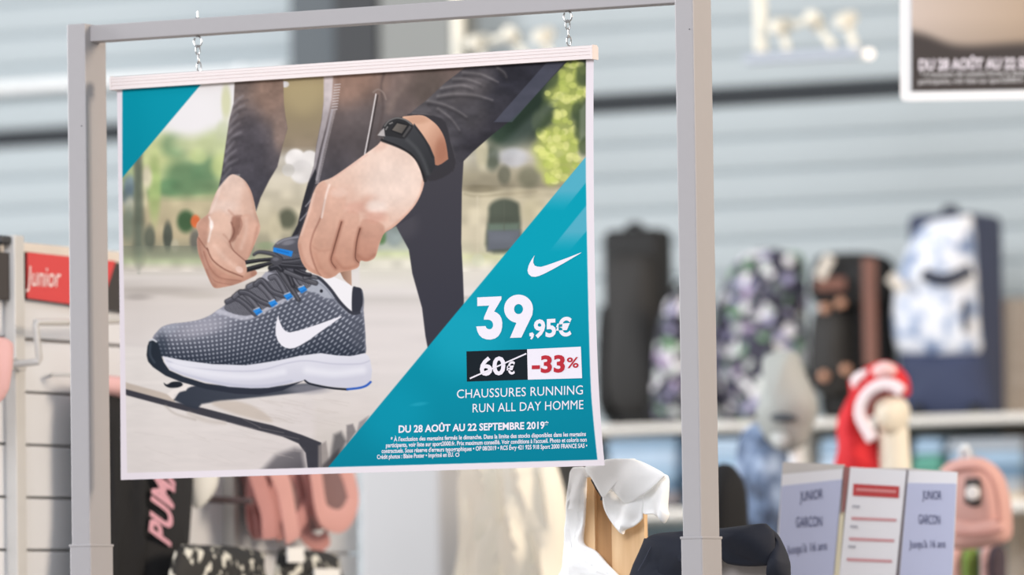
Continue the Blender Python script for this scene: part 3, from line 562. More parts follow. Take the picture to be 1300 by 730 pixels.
    for q, w_, w2, c in ((D((415, 200), (495, 320), (555, 415), (602, 490)), 7, 4.5, (78, 78, 84)), (D((430, 200), (520, 290), (560, 380)), 5, 5, (54, 54, 60)), (D((500, 272), (640, 330), (735, 362)), 5.4, 5.4, (86, 86, 92)), (D((650, 320), (700, 310), (740, 320)), 4.4, 4, (96, 96, 102)),
                         (D((455, 205), (550, 200), (640, 185)), 7.5, 6.5, (66, 66, 72)), (D((470, 225), (560, 232), (650, 238)), 5, 5, (48, 48, 54)), (D((580, 265), (640, 290), (690, 300)), 5, 4.5, (44, 44, 50)), (D((390, 245), (440, 235), (470, 260)), 7, 5, (46, 46, 52)),
                         (D((258, 142), (300, 122), (400, 137), (462, 172)), 2.6, 5.4, (72, 72, 78))):
        stroke(q, w_ + 1.2, (36, 36, 42), .9, .8, w2=w2 + 1.2); stroke(q, w_ - .6, c, .9, 1, w2=w2 - .6); stroke([(x - .4, y - 1.2) for x, y in q], 1.2, (132, 132, 140), .9, .5)
    fill(D((188, 186), (290, 172), (402, 162), (405, 192), (300, 200), (196, 218)), (34, 34, 38), .7, 1, sm=False); fill(D((203, 238), (300, 212), (390, 193), (400, 215), (300, 252), (204, 278)), (34, 34, 38), .7, 1, sm=False)
    stroke(D((200, 196), (300, 180), (400, 170)), 1.2, (98, 98, 104), .7, .7); stroke(D((215, 246), (300, 224), (390, 202)), 1.2, (86, 86, 92), .7, .7)
    blob(351, 331, 7.5, 6, (76, 76, 82), 1, .35); blob(350, 329, 4, 2.4, (120, 120, 128), .7, .8)
    # --- right sleeve, forearm, watch
    Cc = lambda *q: [(470 + x / 4.56, 80 + y / 4.56) for x, y in q]
    RS = [(518, 146), (530, 136), (542, 127), (564, 106), (580, 94), (592, 84), (600, 70), (735, 60), (720, 78), (690, 110), (660, 142), (645, 155), (623, 172.5), (601, 192), (588, 205), (575, 217), (573, 203), (566.5, 176.5), (557.7, 161), (546.8, 151), (533, 146)]
    fill(RS, (88, 85, 88), .9, 1, (54, 53, 60), ((545, 120), (640, 150)), sm=False)
    rs = mask(RS, .9, False)
    blob(598, 112, 34, 16, (112, 106, 106), .55, 1.1, -.5, rs); blob(615, 170, 34, 20, (52, 50, 56), .7, 1.1, -.7, rs); blob(660, 95, 34, 22, (46, 46, 54), .75, 1.1, -.4, rs); blob(600, 145, 18, 22, (80, 77, 80), .6, 1.1, clip=rs)
    for q, w_ in ((((556, 122), (580, 119), (605, 121), (625, 127)), 2.6), (((588, 92), (610, 94), (632, 104)), 2.6), (((543, 128), (562, 132), (580, 140), (592, 148)), 2.4), (((556, 138), (572, 150), (583, 165)), 2.2), (((575, 100), (592, 100), (610, 106)), 2.2), (((632, 86), (640, 92), (643, 98)), 2), (((560, 112), (585, 108), (600, 112)), 2)):
        stroke(q, w_ * 1.5, (138, 133, 134), 2.6, .6, rs, w_ * .5); stroke([(x + 1, y + 4.2) for x, y in q], w_ * 1.6, (56, 53, 56), 2.8, .5, rs, w_ * .6)
    mottle(rs, 20, 8, .12, 41); mottle(rs, 5, 4, .05, 42)
    stroke([(518, 146), (533, 146), (547, 151), (558, 161), (567, 177), (573, 203), (575, 217)], 2.0, (60, 58, 62), 1.0, .8); stroke([(524, 144), (540, 145), (552, 150), (563, 162), (571, 178), (577, 200)], 1.6, (120, 116, 118), 1.2, .5, rs)
    fill([(487, 165), (515, 147), (560, 150), (572, 180), (577, 214), (545, 230), (530, 205), (505, 185)], (58, 56, 60), 1.5, 1)
    FA = Cc((185, 318), (230, 305), (300, 303), (345, 325), (395, 370), (432, 440), (450, 540), (443, 562), (375, 590), (330, 470), (250, 380))
    fill(FA, (222, 178, 152), .7, 1, (176, 124, 100), ((540, 165), (567, 185))); fm = mask(FA, .7); blob(560, 190, 7, 14, (164, 112, 90), .6, 1.1, clip=fm); blob(530, 152, 14, 5, (196, 150, 124), .6, 1, clip=fm)
    # hand
    RH = [(479.6, 184), (463, 196), (444, 210), (422, 225), (405.6, 232), (397.4, 245.7), (390.5, 270), (381, 298), (378.2, 309), (380, 322), (384, 334), (392, 344), (405.6, 350), (413, 353.4), (419.3, 353), (426, 350), (431.6, 345.8), (446, 343), (455, 339), (457.7, 331), (464.5, 332), (472, 330), (477, 325), (482, 309), (488, 296), (501.5, 287), (523.4, 265), (534.4, 246), (538.5, 229), (536, 212), (523.4, 194), (505, 182), (489, 174)]
    fill(RH, (238, 212, 196), .7, 1, (206, 160, 138), ((500, 215), (420, 335)))
    rh = mask(RH, .7); B = lambda *q: [(370 + x / 3.65, 180 + y / 3.65) for x, y in q]
    blob(495, 235, 34, 30, (240, 218, 204), .8, 1.1, clip=rh); blob(470, 258, 14, 10, (206, 156, 136), .5, 1.2, clip=rh); blob(480, 262, 12, 12, (242, 222, 210), .6, 1.1, clip=rh); blob(436, 252, 16, 14, (222, 184, 166), .6, 1.2, clip=rh)
    fill(B((130, 190), (165, 200), (160, 260), (135, 350), (90, 490), (110, 590), (60, 570), (28, 470), (75, 330)), (214, 170, 150), 2.5, .75, clip=rh)
    fill(B((170, 215), (250, 250), (235, 360), (200, 480), (190, 560), (225, 605), (180, 635), (125, 610), (88, 510), (120, 400)), (216, 174, 154), 2.5, .75, (198, 150, 128), (B((180, 250))[0], B((150, 600))[0]), rh)
    fill(B((240, 330), (310, 330), (312, 410), (295, 540), (315, 575), (230, 600), (185, 550), (210, 440)), (208, 164, 144), 2.2, .75, (190, 140, 118), (B((260, 340))[0], B((250, 590))[0]), rh)
    fill(B((330, 360), (420, 380), (430, 430), (405, 480), (390, 530), (345, 556), (300, 540), (310, 440)), (198, 152, 132), 2.2, .8, (178, 126, 106), (B((370, 370))[0], B((350, 550))[0]), rh)
    blob(*B((300, 305))[0], 14, 7, (214, 162, 144), .55, 1.2, clip=rh); blob(*B((390, 345))[0], 14, 8, (206, 152, 134), .6, 1.2, clip=rh); blob(*B((390, 300))[0], 12, 7, (244, 226, 214), .7, 1.1, clip=rh); blob(*B((220, 235))[0], 10, 6, (236, 206, 190), .6, 1.1, clip=rh)
    for q, w_ in ((B((232, 372), (215, 430), (195, 500), (184, 550), (205, 585)), 2.8), (B((318, 402), (305, 450), (298, 500), (297, 540), (312, 560)), 2.8)):
        stroke(q, w_ + 3, (160, 110, 92), 2.2, .6, rh); stroke(q, w_ * .6, (96, 58, 48), .8, .85, rh, .9)
    stroke(B((155, 270), (135, 350), (100, 430), (88, 500), (115, 590), (135, 620)), 2.0, (150, 104, 88), 1.3, .7, rh); stroke(B((176, 200), (160, 250), (140, 350)), 2.4, (248, 232, 222), 1.5, .75, rh)
    stroke(B((105, 240), (80, 330), (45, 430)), 3, (236, 204, 188), 2.0, .6, rh); stroke(B((36, 480), (60, 560), (120, 612)), 4, (180, 130, 110), 2.5, .5, rh); stroke(B((95, 480), (130, 505), (180, 500)), 2.4, (184, 136, 116), 2.0, .4, rh)
    stroke(B((110, 520), (140, 590), (180, 620)), 4, (182, 132, 112), 3, .45, rh); stroke(B((200, 540), (240, 585), (300, 575)), 4, (170, 118, 98), 3, .5, rh); stroke(B((310, 530), (345, 548), (385, 525)), 4, (160, 108, 90), 3, .5, rh)
    stroke(B((430, 420), (480, 385), (560, 310), (600, 240), (612, 180)), 3.5, (214, 160, 136), 2.5, .6, rh); stroke(B((350, 60), (270, 115), (190, 170)), 2, (222, 180, 164), 1.6, .6, rh); blob(484, 184, 12, 6, (224, 186, 168), .6, 1.2, -.6, rh)
    mottle(rh, 14, 14, .035, 51); mottle(lh, 12, 12, .04, 52); mottle(rh + lh, 4, 4, .018, 53)
    # watch
    stroke(Cc((70, 446), (170, 484), (245, 528), (290, 585), (318, 680)), 4.5, (46, 45, 47), 1.2, 1)
    fill(Cc((75, 405), (130, 420), (200, 440), (255, 350), (300, 410), (345, 480), (372, 545), (376, 600), (350, 640), (322, 678), (314, 640), (285, 575), (240, 520), (170, 480), (76, 447)), (66, 67, 70), .8, 1, (52, 53, 56), ((515, 165), (548, 215)), sm=False)
    stroke(Cc((215, 445), (270, 500), (310, 570), (335, 640)), 4, (92, 94, 96), 3, .55); stroke(Cc((262, 372), (320, 450), (360, 545)), 2, (40, 40, 42), 1.4, .6); stroke(Cc((80, 448), (180, 490), (260, 555), (312, 660)), 1.6, (34, 34, 36), .9, .8)
    fill(Cc((68, 400), (72, 372), (98, 338), (150, 314), (205, 326), (243, 352), (246, 375), (225, 410), (195, 438), (140, 428), (85, 420)), (48, 48, 50), .8, 1)
    stroke(Cc((84, 365), (108, 336), (155, 318), (205, 330), (238, 354)), 1.8, (126, 124, 122), .8, .85); fill(Cc((118, 392), (152, 338), (226, 356), (186, 420)), (36, 36, 38), .7, 1, sm=False)
    fill(Cc((126, 388), (156, 348), (214, 362), (182, 408)), (112, 106, 100), .8, 1, (86, 82, 78), ((500, 160), (515, 168)), sm=False); fill(Cc((186, 424), (228, 362), (238, 372), (196, 430)), (84, 82, 82), .7, .9, sm=False)
    stroke(Cc((90, 385), (100, 370)), 1.6, (140, 138, 136), .6, .9); stroke(Cc((112, 352), (128, 345)), 1.6, (140, 138, 136), .6, .9); fill(Cc((42, 418), (60, 395), (80, 376), (86, 424), (60, 425)), (190, 184, 182), .8, .95, sm=False); stroke(Cc((52, 424), (86, 428)), 1.4, (70, 68, 68), .6, .8)
    # --- slanting pale bands and turquoise fields of the layout, uneven lighting mixed into the turquoise
    fill([(694, 79), (719, 77), (650, 155), (627, 155)], (92, 96, 112), 1.0, .55, sm=False); fill([(682, 140), (716, 118), (654, 198), (620, 198)], (150, 156, 158), 6, .22, sm=False); fill([(744, 130), (744, 172), (736, 180), (736, 140)], (180, 186, 170), 3, .35, sm=False)
    T1 = [(150, 105), (257, 105), (155.5, 225.6), (150, 231)]
    fill(T1, (0, 151, 172), .6, 1, (2, 142, 164), ((160, 110), (170, 225)), sm=False)  # slight fall-off of light painted into the corner field
    T2 = [(746, 196.5), (790, 180), (800, 620), (390, 625)]
    fill(T2, (0, 160, 182), .6, 1, (0, 128, 152), ((640, 330), (655, 600)), sm=False)  # gradient paints the dimmer light low on the sheet into the ink
    t2 = mask(T2, .6, False); blob(590, 425, 50, 45, (34, 172, 196), .5, 1.3, clip=t2); blob(500, 530, 40, 40, (6, 156, 182), .5, 1.3, clip=t2)  # soft brighter patches of light painted over the turquoise
    for q, e in (([(743, 199), (760, 180), (760, 212), (714, 269), (680, 275)], 268), ([(744, 261), (760, 243), (760, 276), (720, 322), (694, 323)], 320)):
        mk = mask(q, .8, False) * np.clip((e - PYY) / 26, 0, 1) * t2; blend((slice(0, H), slice(0, W)), np.ones((H, W), np.float32), rgb((98, 178, 200)), .85, mk)
    blob(532, 513, 10, 2.2, (60, 176, 200), .4, 1.2, -.12)
    # --- white paper margin round the print
    inner = [tuple(p) for p in spline([(155.4, 60), (155.3, 200), (156.2, 300), (158, 400), (161.4, 600.4)], 6, False)] + [(758.4, 583.6)] + [tuple(p) for p in spline([(758.4, 583.6), (753, 530), (749.6, 480), (746.2, 360), (743.6, 200), (744, 60)], 6, False)][1:]
    im = mask(inner, .6, False)[..., None]
    IMG[:] = IMG * im + rgb((236, 228, 234)) * (1 - im)
paint()
zq = (ztop + 0) ; pbase = V((at(455, 340, PY).x, PY, at(455, 607, PY).z))
poster = empty('poster', pbase, 'large running shoe price poster with turquoise corners hanging in the metal frame', 'poster')
nu, nv = 820, 690
uu, vv = np.linspace(0, 1, nu), np.linspace(0, 1, nv)
EL = np.array([edgeL(t) for t in vv]); ER = np.array([edgeR(t) for t in vv])
gx = EL[:, None, 0] + (ER - EL)[:, None, 0] * uu[None, :]; gy = EL[:, None, 1] + (ER - EL)[:, None, 1] * uu[None, :]
def np_on_poster(gx, gy, lift=0.0):
    u = np.clip((gx - 150) / 610.0, 0, 1); u1 = np.maximum(0, (gx - 150) / 610.0 - 0.72); v = np.maximum(0, (gy - 110) / 490.0)
    bend = 0.010 * np.sin(np.pi * u) * v + 0.030 * u1 ** 2 * v * 4 * v
    r = np.array(FW)[None, None] + np.array(RT)[None, None] * ((gx - 650) / FPX)[..., None] + np.array(UP)[None, None] * ((365 - gy) / FPX)[..., None]
    return np.array(CAM)[None, None] + r * ((PY + bend - lift - CAM.y) / r[..., 1])[..., None]
def grid_mesh(name, P):
    h, wd = P.shape[:2]; me = bpy.data.meshes.new(name)
    idx = np.arange(h * wd).reshape(h, wd); q = np.stack([idx[:-1, :-1], idx[1:, :-1], idx[1:, 1:], idx[:-1, 1:]], -1).reshape(-1, 4)
    me.vertices.add(h * wd); me.vertices.foreach_set('co', P.reshape(-1).astype(np.float32))
    me.loops.add(q.size); me.loops.foreach_set('vertex_index', q.reshape(-1).astype(np.int32))
    me.polygons.add(len(q)); me.polygons.foreach_set('loop_start', np.arange(0, q.size, 4, dtype=np.int32)); me.polygons.foreach_set('use_smooth', np.ones(len(q), bool))
    me.update(calc_edges=True); me.validate(); return me
PRINT = np.array([0.85, 0.825, 0.80])                      # reflectance of the printed paper
me = grid_mesh('printed_sheet', np_on_poster(gx, gy) - np.array(pbase))
fx = np.clip((gx - OX) * S - .5, 0, W - 2); fy = np.clip((gy - OY) * S - .5, 0, H - 2); ix, iy = fx.astype(int), fy.astype(int); ax, ay = (fx - ix)[..., None], (fy - iy)[..., None]
col = IMG[iy, ix] * (1 - ax) * (1 - ay) + IMG[iy, ix + 1] * ax * (1 - ay) + IMG[iy + 1, ix] * (1 - ax) * ay + IMG[iy + 1, ix + 1] * ax * ay
colr = np.concatenate([lin(np.clip(col, 0, 1) * 255) * PRINT, np.ones(col.shape[:2] + (1,))], -1)
at_ = me.color_attributes.new('print', 'FLOAT_COLOR', 'POINT'); at_.data.foreach_set('color', colr.reshape(-1).astype(np.float32))
pm = bpy.data.materials.new('poster_print'); pm.use_nodes = True
b = pm.node_tree.nodes['Principled BSDF']; an = pm.node_tree.nodes.new('ShaderNodeAttribute'); an.attribute_name = 'print'
pm.node_tree.links.new(an.outputs['Color'], b.inputs['Base Color']); b.inputs['Roughness'].default_value = 0.55; b.inputs['Specular IOR Level'].default_value = 0.05
me.materials.append(pm)
sheet = bpy.data.objects.new('printed_sheet', me); C.objects.link(sheet); sheet.parent = poster; ROOTS[sheet.name] = pbase
# paper back
P2 = np_on_poster(gx[::30, ::30], gy[::30, ::30], -0.0008); mb = MB(); h_, w_ = P2.shape[:2]; mb.v = [V(p) for p in P2.reshape(-1, 3)]
mb.f = [[i * w_ + j, i * w_ + j + 1, (i + 1) * w_ + j + 1, (i + 1) * w_ + j] for i in range(h_ - 1) for j in range(w_ - 1)]
obj('paper_back', mb, mat('paper_white', (228, 222, 226), 0.6, 0.01), poster, True)
# lettering of the poster
ink = mat('ink_white', (226, 219, 225), 0.5, 0.0, spec=0.05); red = mat('ink_red', (178, 46, 56), 0.5, 0.0, spec=0.05); black = mat('ink_black', (24, 31, 37), 0.5, 0.0, spec=0.05)
P1 = lambda x, y: on_poster(x, y, 0.0004)
P3 = lambda x, y: on_poster(x, y, 0.0008)
Q = lambda *q: [(580 + x / 5.617, 350 + y / 5.617) for x, y in q]
def part(name, mb, m): return obj(name, mb, m, poster)
Sw = [(570 + x / 3.842, 180 + y / 3.842) for x, y in ((418, 553), (412, 572), (411, 590), (418, 604), (432, 609), (450, 610), (480, 601), (520, 587), (580, 565), (646, 539), (640, 545), (560, 592), (510, 620), (470, 641), (440, 654), (420, 659), (402, 657), (388, 645), (383, 628), (388, 605), (398, 583))]
part('swoosh_logo', flat_shape([Sw], P1), ink)
three = Q((145, 155), (318, 147), (318, 168), (266, 256), (286, 264), (305, 280), (318, 304), (324, 335), (323, 368), (315, 400), (297, 430), (272, 448), (240, 456), (210, 454), (182, 444), (160, 424), (146, 396), (138, 362), (204, 359), (210, 372), (221, 380), (236, 382), (250, 376), (258, 360), (258, 342), (250, 326), (236, 316), (218, 313), (192, 314), (194, 296), (230, 213), (146, 217))
part('digit', flat_shape([three], P1), ink)
arc = [(440 + 103 * math.cos(t), 236 + 101 * math.sin(t)) for t in np.linspace(math.radians(100), math.radians(372), 30)]
nine = Q(*arc, (538, 280), (460, 441), (379, 444), (424, 338)); hole = Q(*[(440 + 32 * math.cos(t), 238 + 36 * math.sin(t)) for t in np.linspace(0, 2 * math.pi, 20)[:-1]])
part('digit', flat_shape([nine, hole], P1), ink)
part('cents_lettering', text_on('95\u20ac', Q((548, 438))[0], Q((817, 424))[0], 22, P1, bold=0.035), ink)
part('comma', flat_shape([Q((517, 410), (540, 404), (550, 418), (546, 440), (534, 455), (523, 452), (530, 436), (517, 430))], P1), ink)
part('old_price_box', flat_shape([[(592.1, 446.1), (669.2, 443.4), (670.1, 482), (592.7, 484.4)]], P1), black)
part('discount_box', flat_shape([[(669.2, 443.4), (737.4, 440.1), (739, 480.1), (670.1, 482)]], P1), ink)
part('old_price_lettering', text_on('60', (609, 476.2), (641.5, 475), (22.5, 22.5), P3, bold=0.03), ink)
part('old_price_lettering', text_on('\u20ac', (643, 475), (653.6, 474.4), 15, P3, bold=0.03), ink)
part('strike_line', flat_shape([[(596.2, 479.6), (668, 448), (668.4, 449.8), (596.8, 481.4)]], lambda x, y: on_poster(x, y, 0.0012)), ink)
part('discount_lettering', text_on('-33', (675, 472.8), (717, 471.6), 21, P3, bold=0.035), red)
part('discount_lettering', text_on('%', (719.5, 467), (734.5, 466.4), 13, P3, bold=0.015), red)
part('product_lettering', text_on('CHAUSSURES RUNNING', (580, 505.6), (740, 500.6), (10.8, 11.4), P1, spacing=1.02), ink)
part('product_lettering', text_on('RUN ALL DAY HOMME', (600, 523.6), (740.6, 519.2), (10.8, 11.2), P1, spacing=1.02), ink)
part('date_lettering', text_on('DU 28 AO\u00dbT AU 22 SEPTEMBRE 2019*', (506, 549.2), (696.4, 543.9), (9.0, 8.9), P1, bold=0.028), ink)
for s, a, b_ in (("* \u00c0 l'exclusion des magasins ferm\u00e9s le dimanche. Dans la limite des stocks disponibles dans les magasins", (496, 560.4), (743.8, 553.4)),
                 ("participants, voir liste sur sport2000.fr. Prix maximum conseill\u00e9. Voir conditions \u00e0 l'accueil. Photo et coloris non", (490, 567.9), (744.8, 560.6)),
                 ("contractuels. Sous r\u00e9serve d'erreurs typographiques \u2022 OP 08/2019 \u2022 RCS \u00c9vry 421 925 918 Sport 2000 FRANCE SAS \u2022", (484.5, 575.2), (745.5, 568.3)),
                 ("Cr\u00e9dit photos : Blaise Poster \u2022 Imprim\u00e9 en EU.", (478.6, 582.7), (576, 579.6))):
    part('small_print', text_on(s, a, b_, 5.4, P1, bold=0.02), ink)
ring = lambda r: [(580.6 + r * math.cos(t), 577.4 + r * math.sin(t)) for t in np.linspace(0, 2 * math.pi, 17)[:-1]]
part('recycling_mark', flat_shape([ring(2.6), ring(1.7)], P1), ink)
# hanging rail: ribbed profile with end caps
A_, B_ = at(144.5, 106.2, PY), at(754.5, 66.3, PY); ax_ = (B_ - A_).normalized(); up_ = V((0, 1, 0)).cross(ax_) * -1
hh = 0.0104; prof = [(-0.010, -hh), (-0.010, -hh * .55), (-0.0088, -hh * .5), (-0.0088, -hh * .42), (-0.010, -hh * .37), (-0.010, -hh * .05), (-0.0088, 0), (-0.0088, hh * .08), (-0.010, hh * .13), (-0.010, hh * .42), (-0.0092, hh * .48), (-0.0092, hh * .54), (-0.010, hh * .6), (-0.009, hh * .86), (-0.006, hh), (0.006, hh), (0.010, hh * .7), (0.010, -hh), ]
def extrude(prof, a, b):
    mb = MB(); n = len(prof)
    for p in (a, b): mb.v += [p + V((0, y, 0)) + up_ * z for y, z in prof]
    mb.f = [[i, (i + 1) % n, n + (i + 1) % n, n + i] for i in range(n)] + [list(range(n))[::-1], [n + i for i in range(n)]]; return mb
up_ = ax_.cross(V((0, 1, 0)));  up_ = up_ if up_.z > 0 else -up_
mr = mat('rail_ivory', (226, 214, 210), 0.45, 0.02)
rail = obj('hanging_rail', extrude(prof, A_, B_), mr, poster)
for p, s in ((A_, -1), (B_, 1)): obj('end_cap', extrude([(y * 1.06, z * 1.05) for y, z in prof if abs(z) > hh * .55], p - ax_ * 0.0015, p + ax_ * 0.0015), mr, poster)
# hooks and chains
chrome = mat('steel_chrome', (176, 174, 172), 0.25, 0.05, 40, metal=0.85)
def chain(px, y0, y1, label):
    p0 = at(px, y0, PY); root = empty('hanging_chain', at(px + 1.5, y1, PY), label, 'chain', 'chains holding the poster')
    zc = p0.z; r = 0.0068
    pts = [(0, 0.014), (0, 0.003), (-.0012, 0)] + [(r * math.cos(t), -r * 1.15 + r * 1.2 * math.sin(t)) for t in np.linspace(math.radians(115), math.radians(-225), 20)]
    obj('eye_hook', MB().tube([p0 + V((x, 0, z)) for x, z in pts], 0.0013, 8), chrome, root, True)
    obj('pin', MB().tube([V((p0.x, PY, zb1 - 0.001)), V((p0.x, PY, zb1 + 0.012))], 0.0012, 8).lathe((p0.x, PY, zb1 - .0005), [(0.005, 0), (0.005, 0.0012), (0.002, 0.003)], 10), chrome, root, True)
    zt, zbm = zc - r * 2.1, at(px + 1.5, y1, PY).z; n = 3; Lk = (zt - zbm) / n
    for i in range(n):
        cz = zt - Lk * (i + .5); a = math.radians(35 + 80 * (i % 2)); hw, hl = 0.0032, Lk * 0.5 + 0.0012
        q = [(hw * math.cos(t), hl * math.sin(t)) for t in np.linspace(0, 2 * math.pi, 17)[:-1]]
        obj('link', MB().tube([V((p0.x + 0.0008 * i + x * math.cos(a), PY + x * math.sin(a), cz + z_)) for x, z_ in q], 0.0011, 6, closed=True), chrome, root, True)
chain(251, 46.5, 90, 'small steel eye hook and chain holding the end of the rail by the turquoise corner')
chain(720.5, 14.5, 57, 'small steel eye hook and chain holding the rail end nearest the yellow leaves')

# ================================================================== GARMENT WALL ON THE LEFT (faces +x, runs away from the camera)
YL = Yd(60, 9.9); XL = at(60, 400, YL).x
def onL(px, py, lift=0.0):
    r = ray(px, py); return CAM + r * ((XL + lift - CAM.x) / r.x)
def boxL(l, t, r, b, x0, x1, bev=0.0):
    """box on the left wall from a pixel rectangle read on the plane x = XL + x1"""
    mx, my = (l + r) / 2, (t + b) / 2
    return MB().box(XL + x0, XL + x1, onL(l, my, x1).y, onL(r, my, x1).y, onL(mx, b, x1).z, onL(mx, t, x1).z, bev)
ya, yb_ = onL(-90, 500).y, onL(452, 500).y
unit = empty('slatwall_unit', (XL - 0.1, (ya + yb_) / 2, 0), 'white slatted shop wall unit under the red header sign', 'wall unit')
pale = mat('slat_white', (214, 216, 219), 0.55, 0.03, 6); alu = mat('brushed_aluminium', (196, 194, 190), 0.4, 0.05, 30, metal=0.1)
obj('back_board', MB().box(XL - 0.06, XL - 0.018, ya, yb_, 0, onL(60, 309).z), mat('board_beige', (222, 212, 200), 0.6), unit)
zg = onL(60, 500).z + 0.0865
obj('slat', MB().box(XL - 0.018, XL, ya, yb_, zg + 0.004, onL(60, 381).z, 0.002), pale, unit)
while zg > 0.1:
    obj('slat', MB().box(XL - 0.018, XL, ya, yb_, zg - 0.0838, zg - 0.0012, 0.0015), pale, unit); zg -= 0.0865
for l, r in ((20.5, 33), (296, 303)):
    obj('upright', boxL(l, 299 if l < 100 else 420, r, 740, 0.0, 0.022, 0.002), alu, unit)
obj('upright_cap', boxL(2, 299, 19, 310, -0.016, 0.016, 0.004), mat('dark_plastic', (52, 52, 54), 0.5), unit)
hs = empty('header_sign', (XL, onL(80, 380).y, onL(80, 384).z), 'red and black header strip reading Junior above the slatted wall', 'sign')
obj('black_panel', boxL(-60, 317.5, 15, 378, 0.0, 0.012, 0.001), mat('sign_brown_black', (52, 46, 44), 0.5), hs)
# red field ends in a slanting cut against the black field
def slab(pts, x0, x1):
    a = [onL(x, y, x1) for x, y in pts]; n = len(a); mb = MB(); mb.v = a + [V((p.x - (x1 - x0), p.y, p.z)) for p in a]
    mb.f = [list(range(n)), [n + i for i in range(n)][::-1]] + [[i, n + i, n + (i + 1) % n, (i + 1) % n] for i in range(n)]; return mb
obj('black_panel', slab([(35, 319.7), (172, 336), (172, 398), (35, 379.3)], 0.0, 0.010), mat('sign_brown_black', (52, 46, 44), 0.5), hs)
obj('red_panel', slab([(35, 320), (147, 331.5), (128, 391.5), (35, 378.2)], 0.010, 0.013), mat('sign_red', (206, 62, 62), 0.5, 0.03), hs)
obj('lettering', text_on('Junior', (33.5, 362.5), (77, 364.5), 25, lambda x, y: onL(x, y, 0.0145), bold=0.0, shear=0.12), mat('sign_white', (240, 222, 220), 0.6, 0.0), hs)
# bracket arm
br = empty('bracket_arm', onL(40, 466, 0.03), 'cranked grey metal bracket arm on the slatted wall below the red sign', 'bracket')
obj('arm', MB().tube([onL(16, 463, .03), onL(49, 459, .07), onL(50, 456, .07), onL(45, 413, .07), onL(46, 409, .07), onL(90, 409, .07), onL(168, 406, .07)], 0.0058, 8), alu, br, True)
obj('mount', boxL(14, 455, 34, 470, 0.022, 0.034, 0.002), alu, br)
hk = obj('wall_hook', MB().tube([onL(66, 476, 0.0), onL(68, 476, 0.02), onL(98, 475, 0.05), onL(103, 472, 0.052)], 0.0028, 8), alu, None, True, label='short thin metal peg on the slatted wall beneath the cranked bracket', cat='hook')
pink = mat('pink_cloth', (216, 172, 170), 0.85, 0.08, 12, bump=0.3)
obj('pink_garment', pillow([(-30, 432), (0, 428), (12, 432), (16, 440), (14, 462), (9, 484), (2, 508), (-20, 520), (-40, 515)], 0, 0.014, 0.01, fn=lambda x, y: onL(x, y, 0.06), nrm=(1, 0, 0), fold=lambda a, z: 0.004 * math.sin(a * 90)), pink, None, True, label='pale pink garment hanging at the edge of the slatted wall by the bracket', cat='garment')
# black trousers with pink lettering
blk = mat('black_jersey', (20, 20, 22), 0.85, 0.1, 20)
tr = empty('training_trousers', onL(190, 760, 0.03), 'black sports trousers with pink lettering down the leg, behind the frame post', 'trousers')
fo = lambda a, z: 0.006 * math.sin(a * 70 + z * 6) + 0.003 * math.sin(a * 150)
obj('leg', pillow([(112, 492), (160, 494), (192, 500), (190, 600), (186, 700), (184, 800), (104, 800), (108, 650)], 0, 0.028, 0.02, fn=lambda x, y: onL(x, y, 0.055), nrm=(1, 0, 0), fold=fo, n=5, rings=(1, .98, .94, .86, .75, .62, .48, .34, .2, .1)), blk, tr, True)
obj('leg', pillow([(160, 494), (215, 500), (238, 512), (240, 600), (235, 680), (231, 740), (229, 800), (172, 800), (165, 650)], 0, 0.030, 0.02, fn=lambda x, y: onL(x, y, 0.06), nrm=(1, 0, 0), n=5, rings=(1, .98, .94, .86, .75, .62, .48, .34, .2, .1)), mat('black_jersey_front', (32, 32, 34), 0.85, 0.08, 20), tr, True)
obj('waistband', pillow([(112, 478), (148, 478), (232, 494), (238, 514), (160, 508), (112, 496)], 0, 0.034, 0.02, fn=lambda x, y: onL(x, y, 0.06), nrm=(1, 0, 0)), pink, tr, True)
v, f = text_shape('PUMA', bold=0.03, shear=0.0)
mb = MB(); mb.f = f
mb.v = [onL(216 - 27 * (y) + 0 * x + 7 * x, 694 - 105 * x + 0 * y - (1 - y) * -0 - 20 * (y), 0.094) for x, y in v]
obj('lettering', mb, mat('lettering_pink', (214, 160, 172), 0.8, 0.03), tr)
obj('white_garment', pillow([(240, 560), (280, 560), (274, 600), (270, 622), (258, 640), (248, 646), (243, 630), (240, 600)], 0, 0.02, 0.015, fn=lambda x, y: onL(x, y, 0.05), nrm=(1, 0, 0)), mat('white_cloth_soft', (226, 226, 220), 0.85, 0.03), None, True, label='white garment hem peeping out beside the black trousers under the poster', cat='garment')
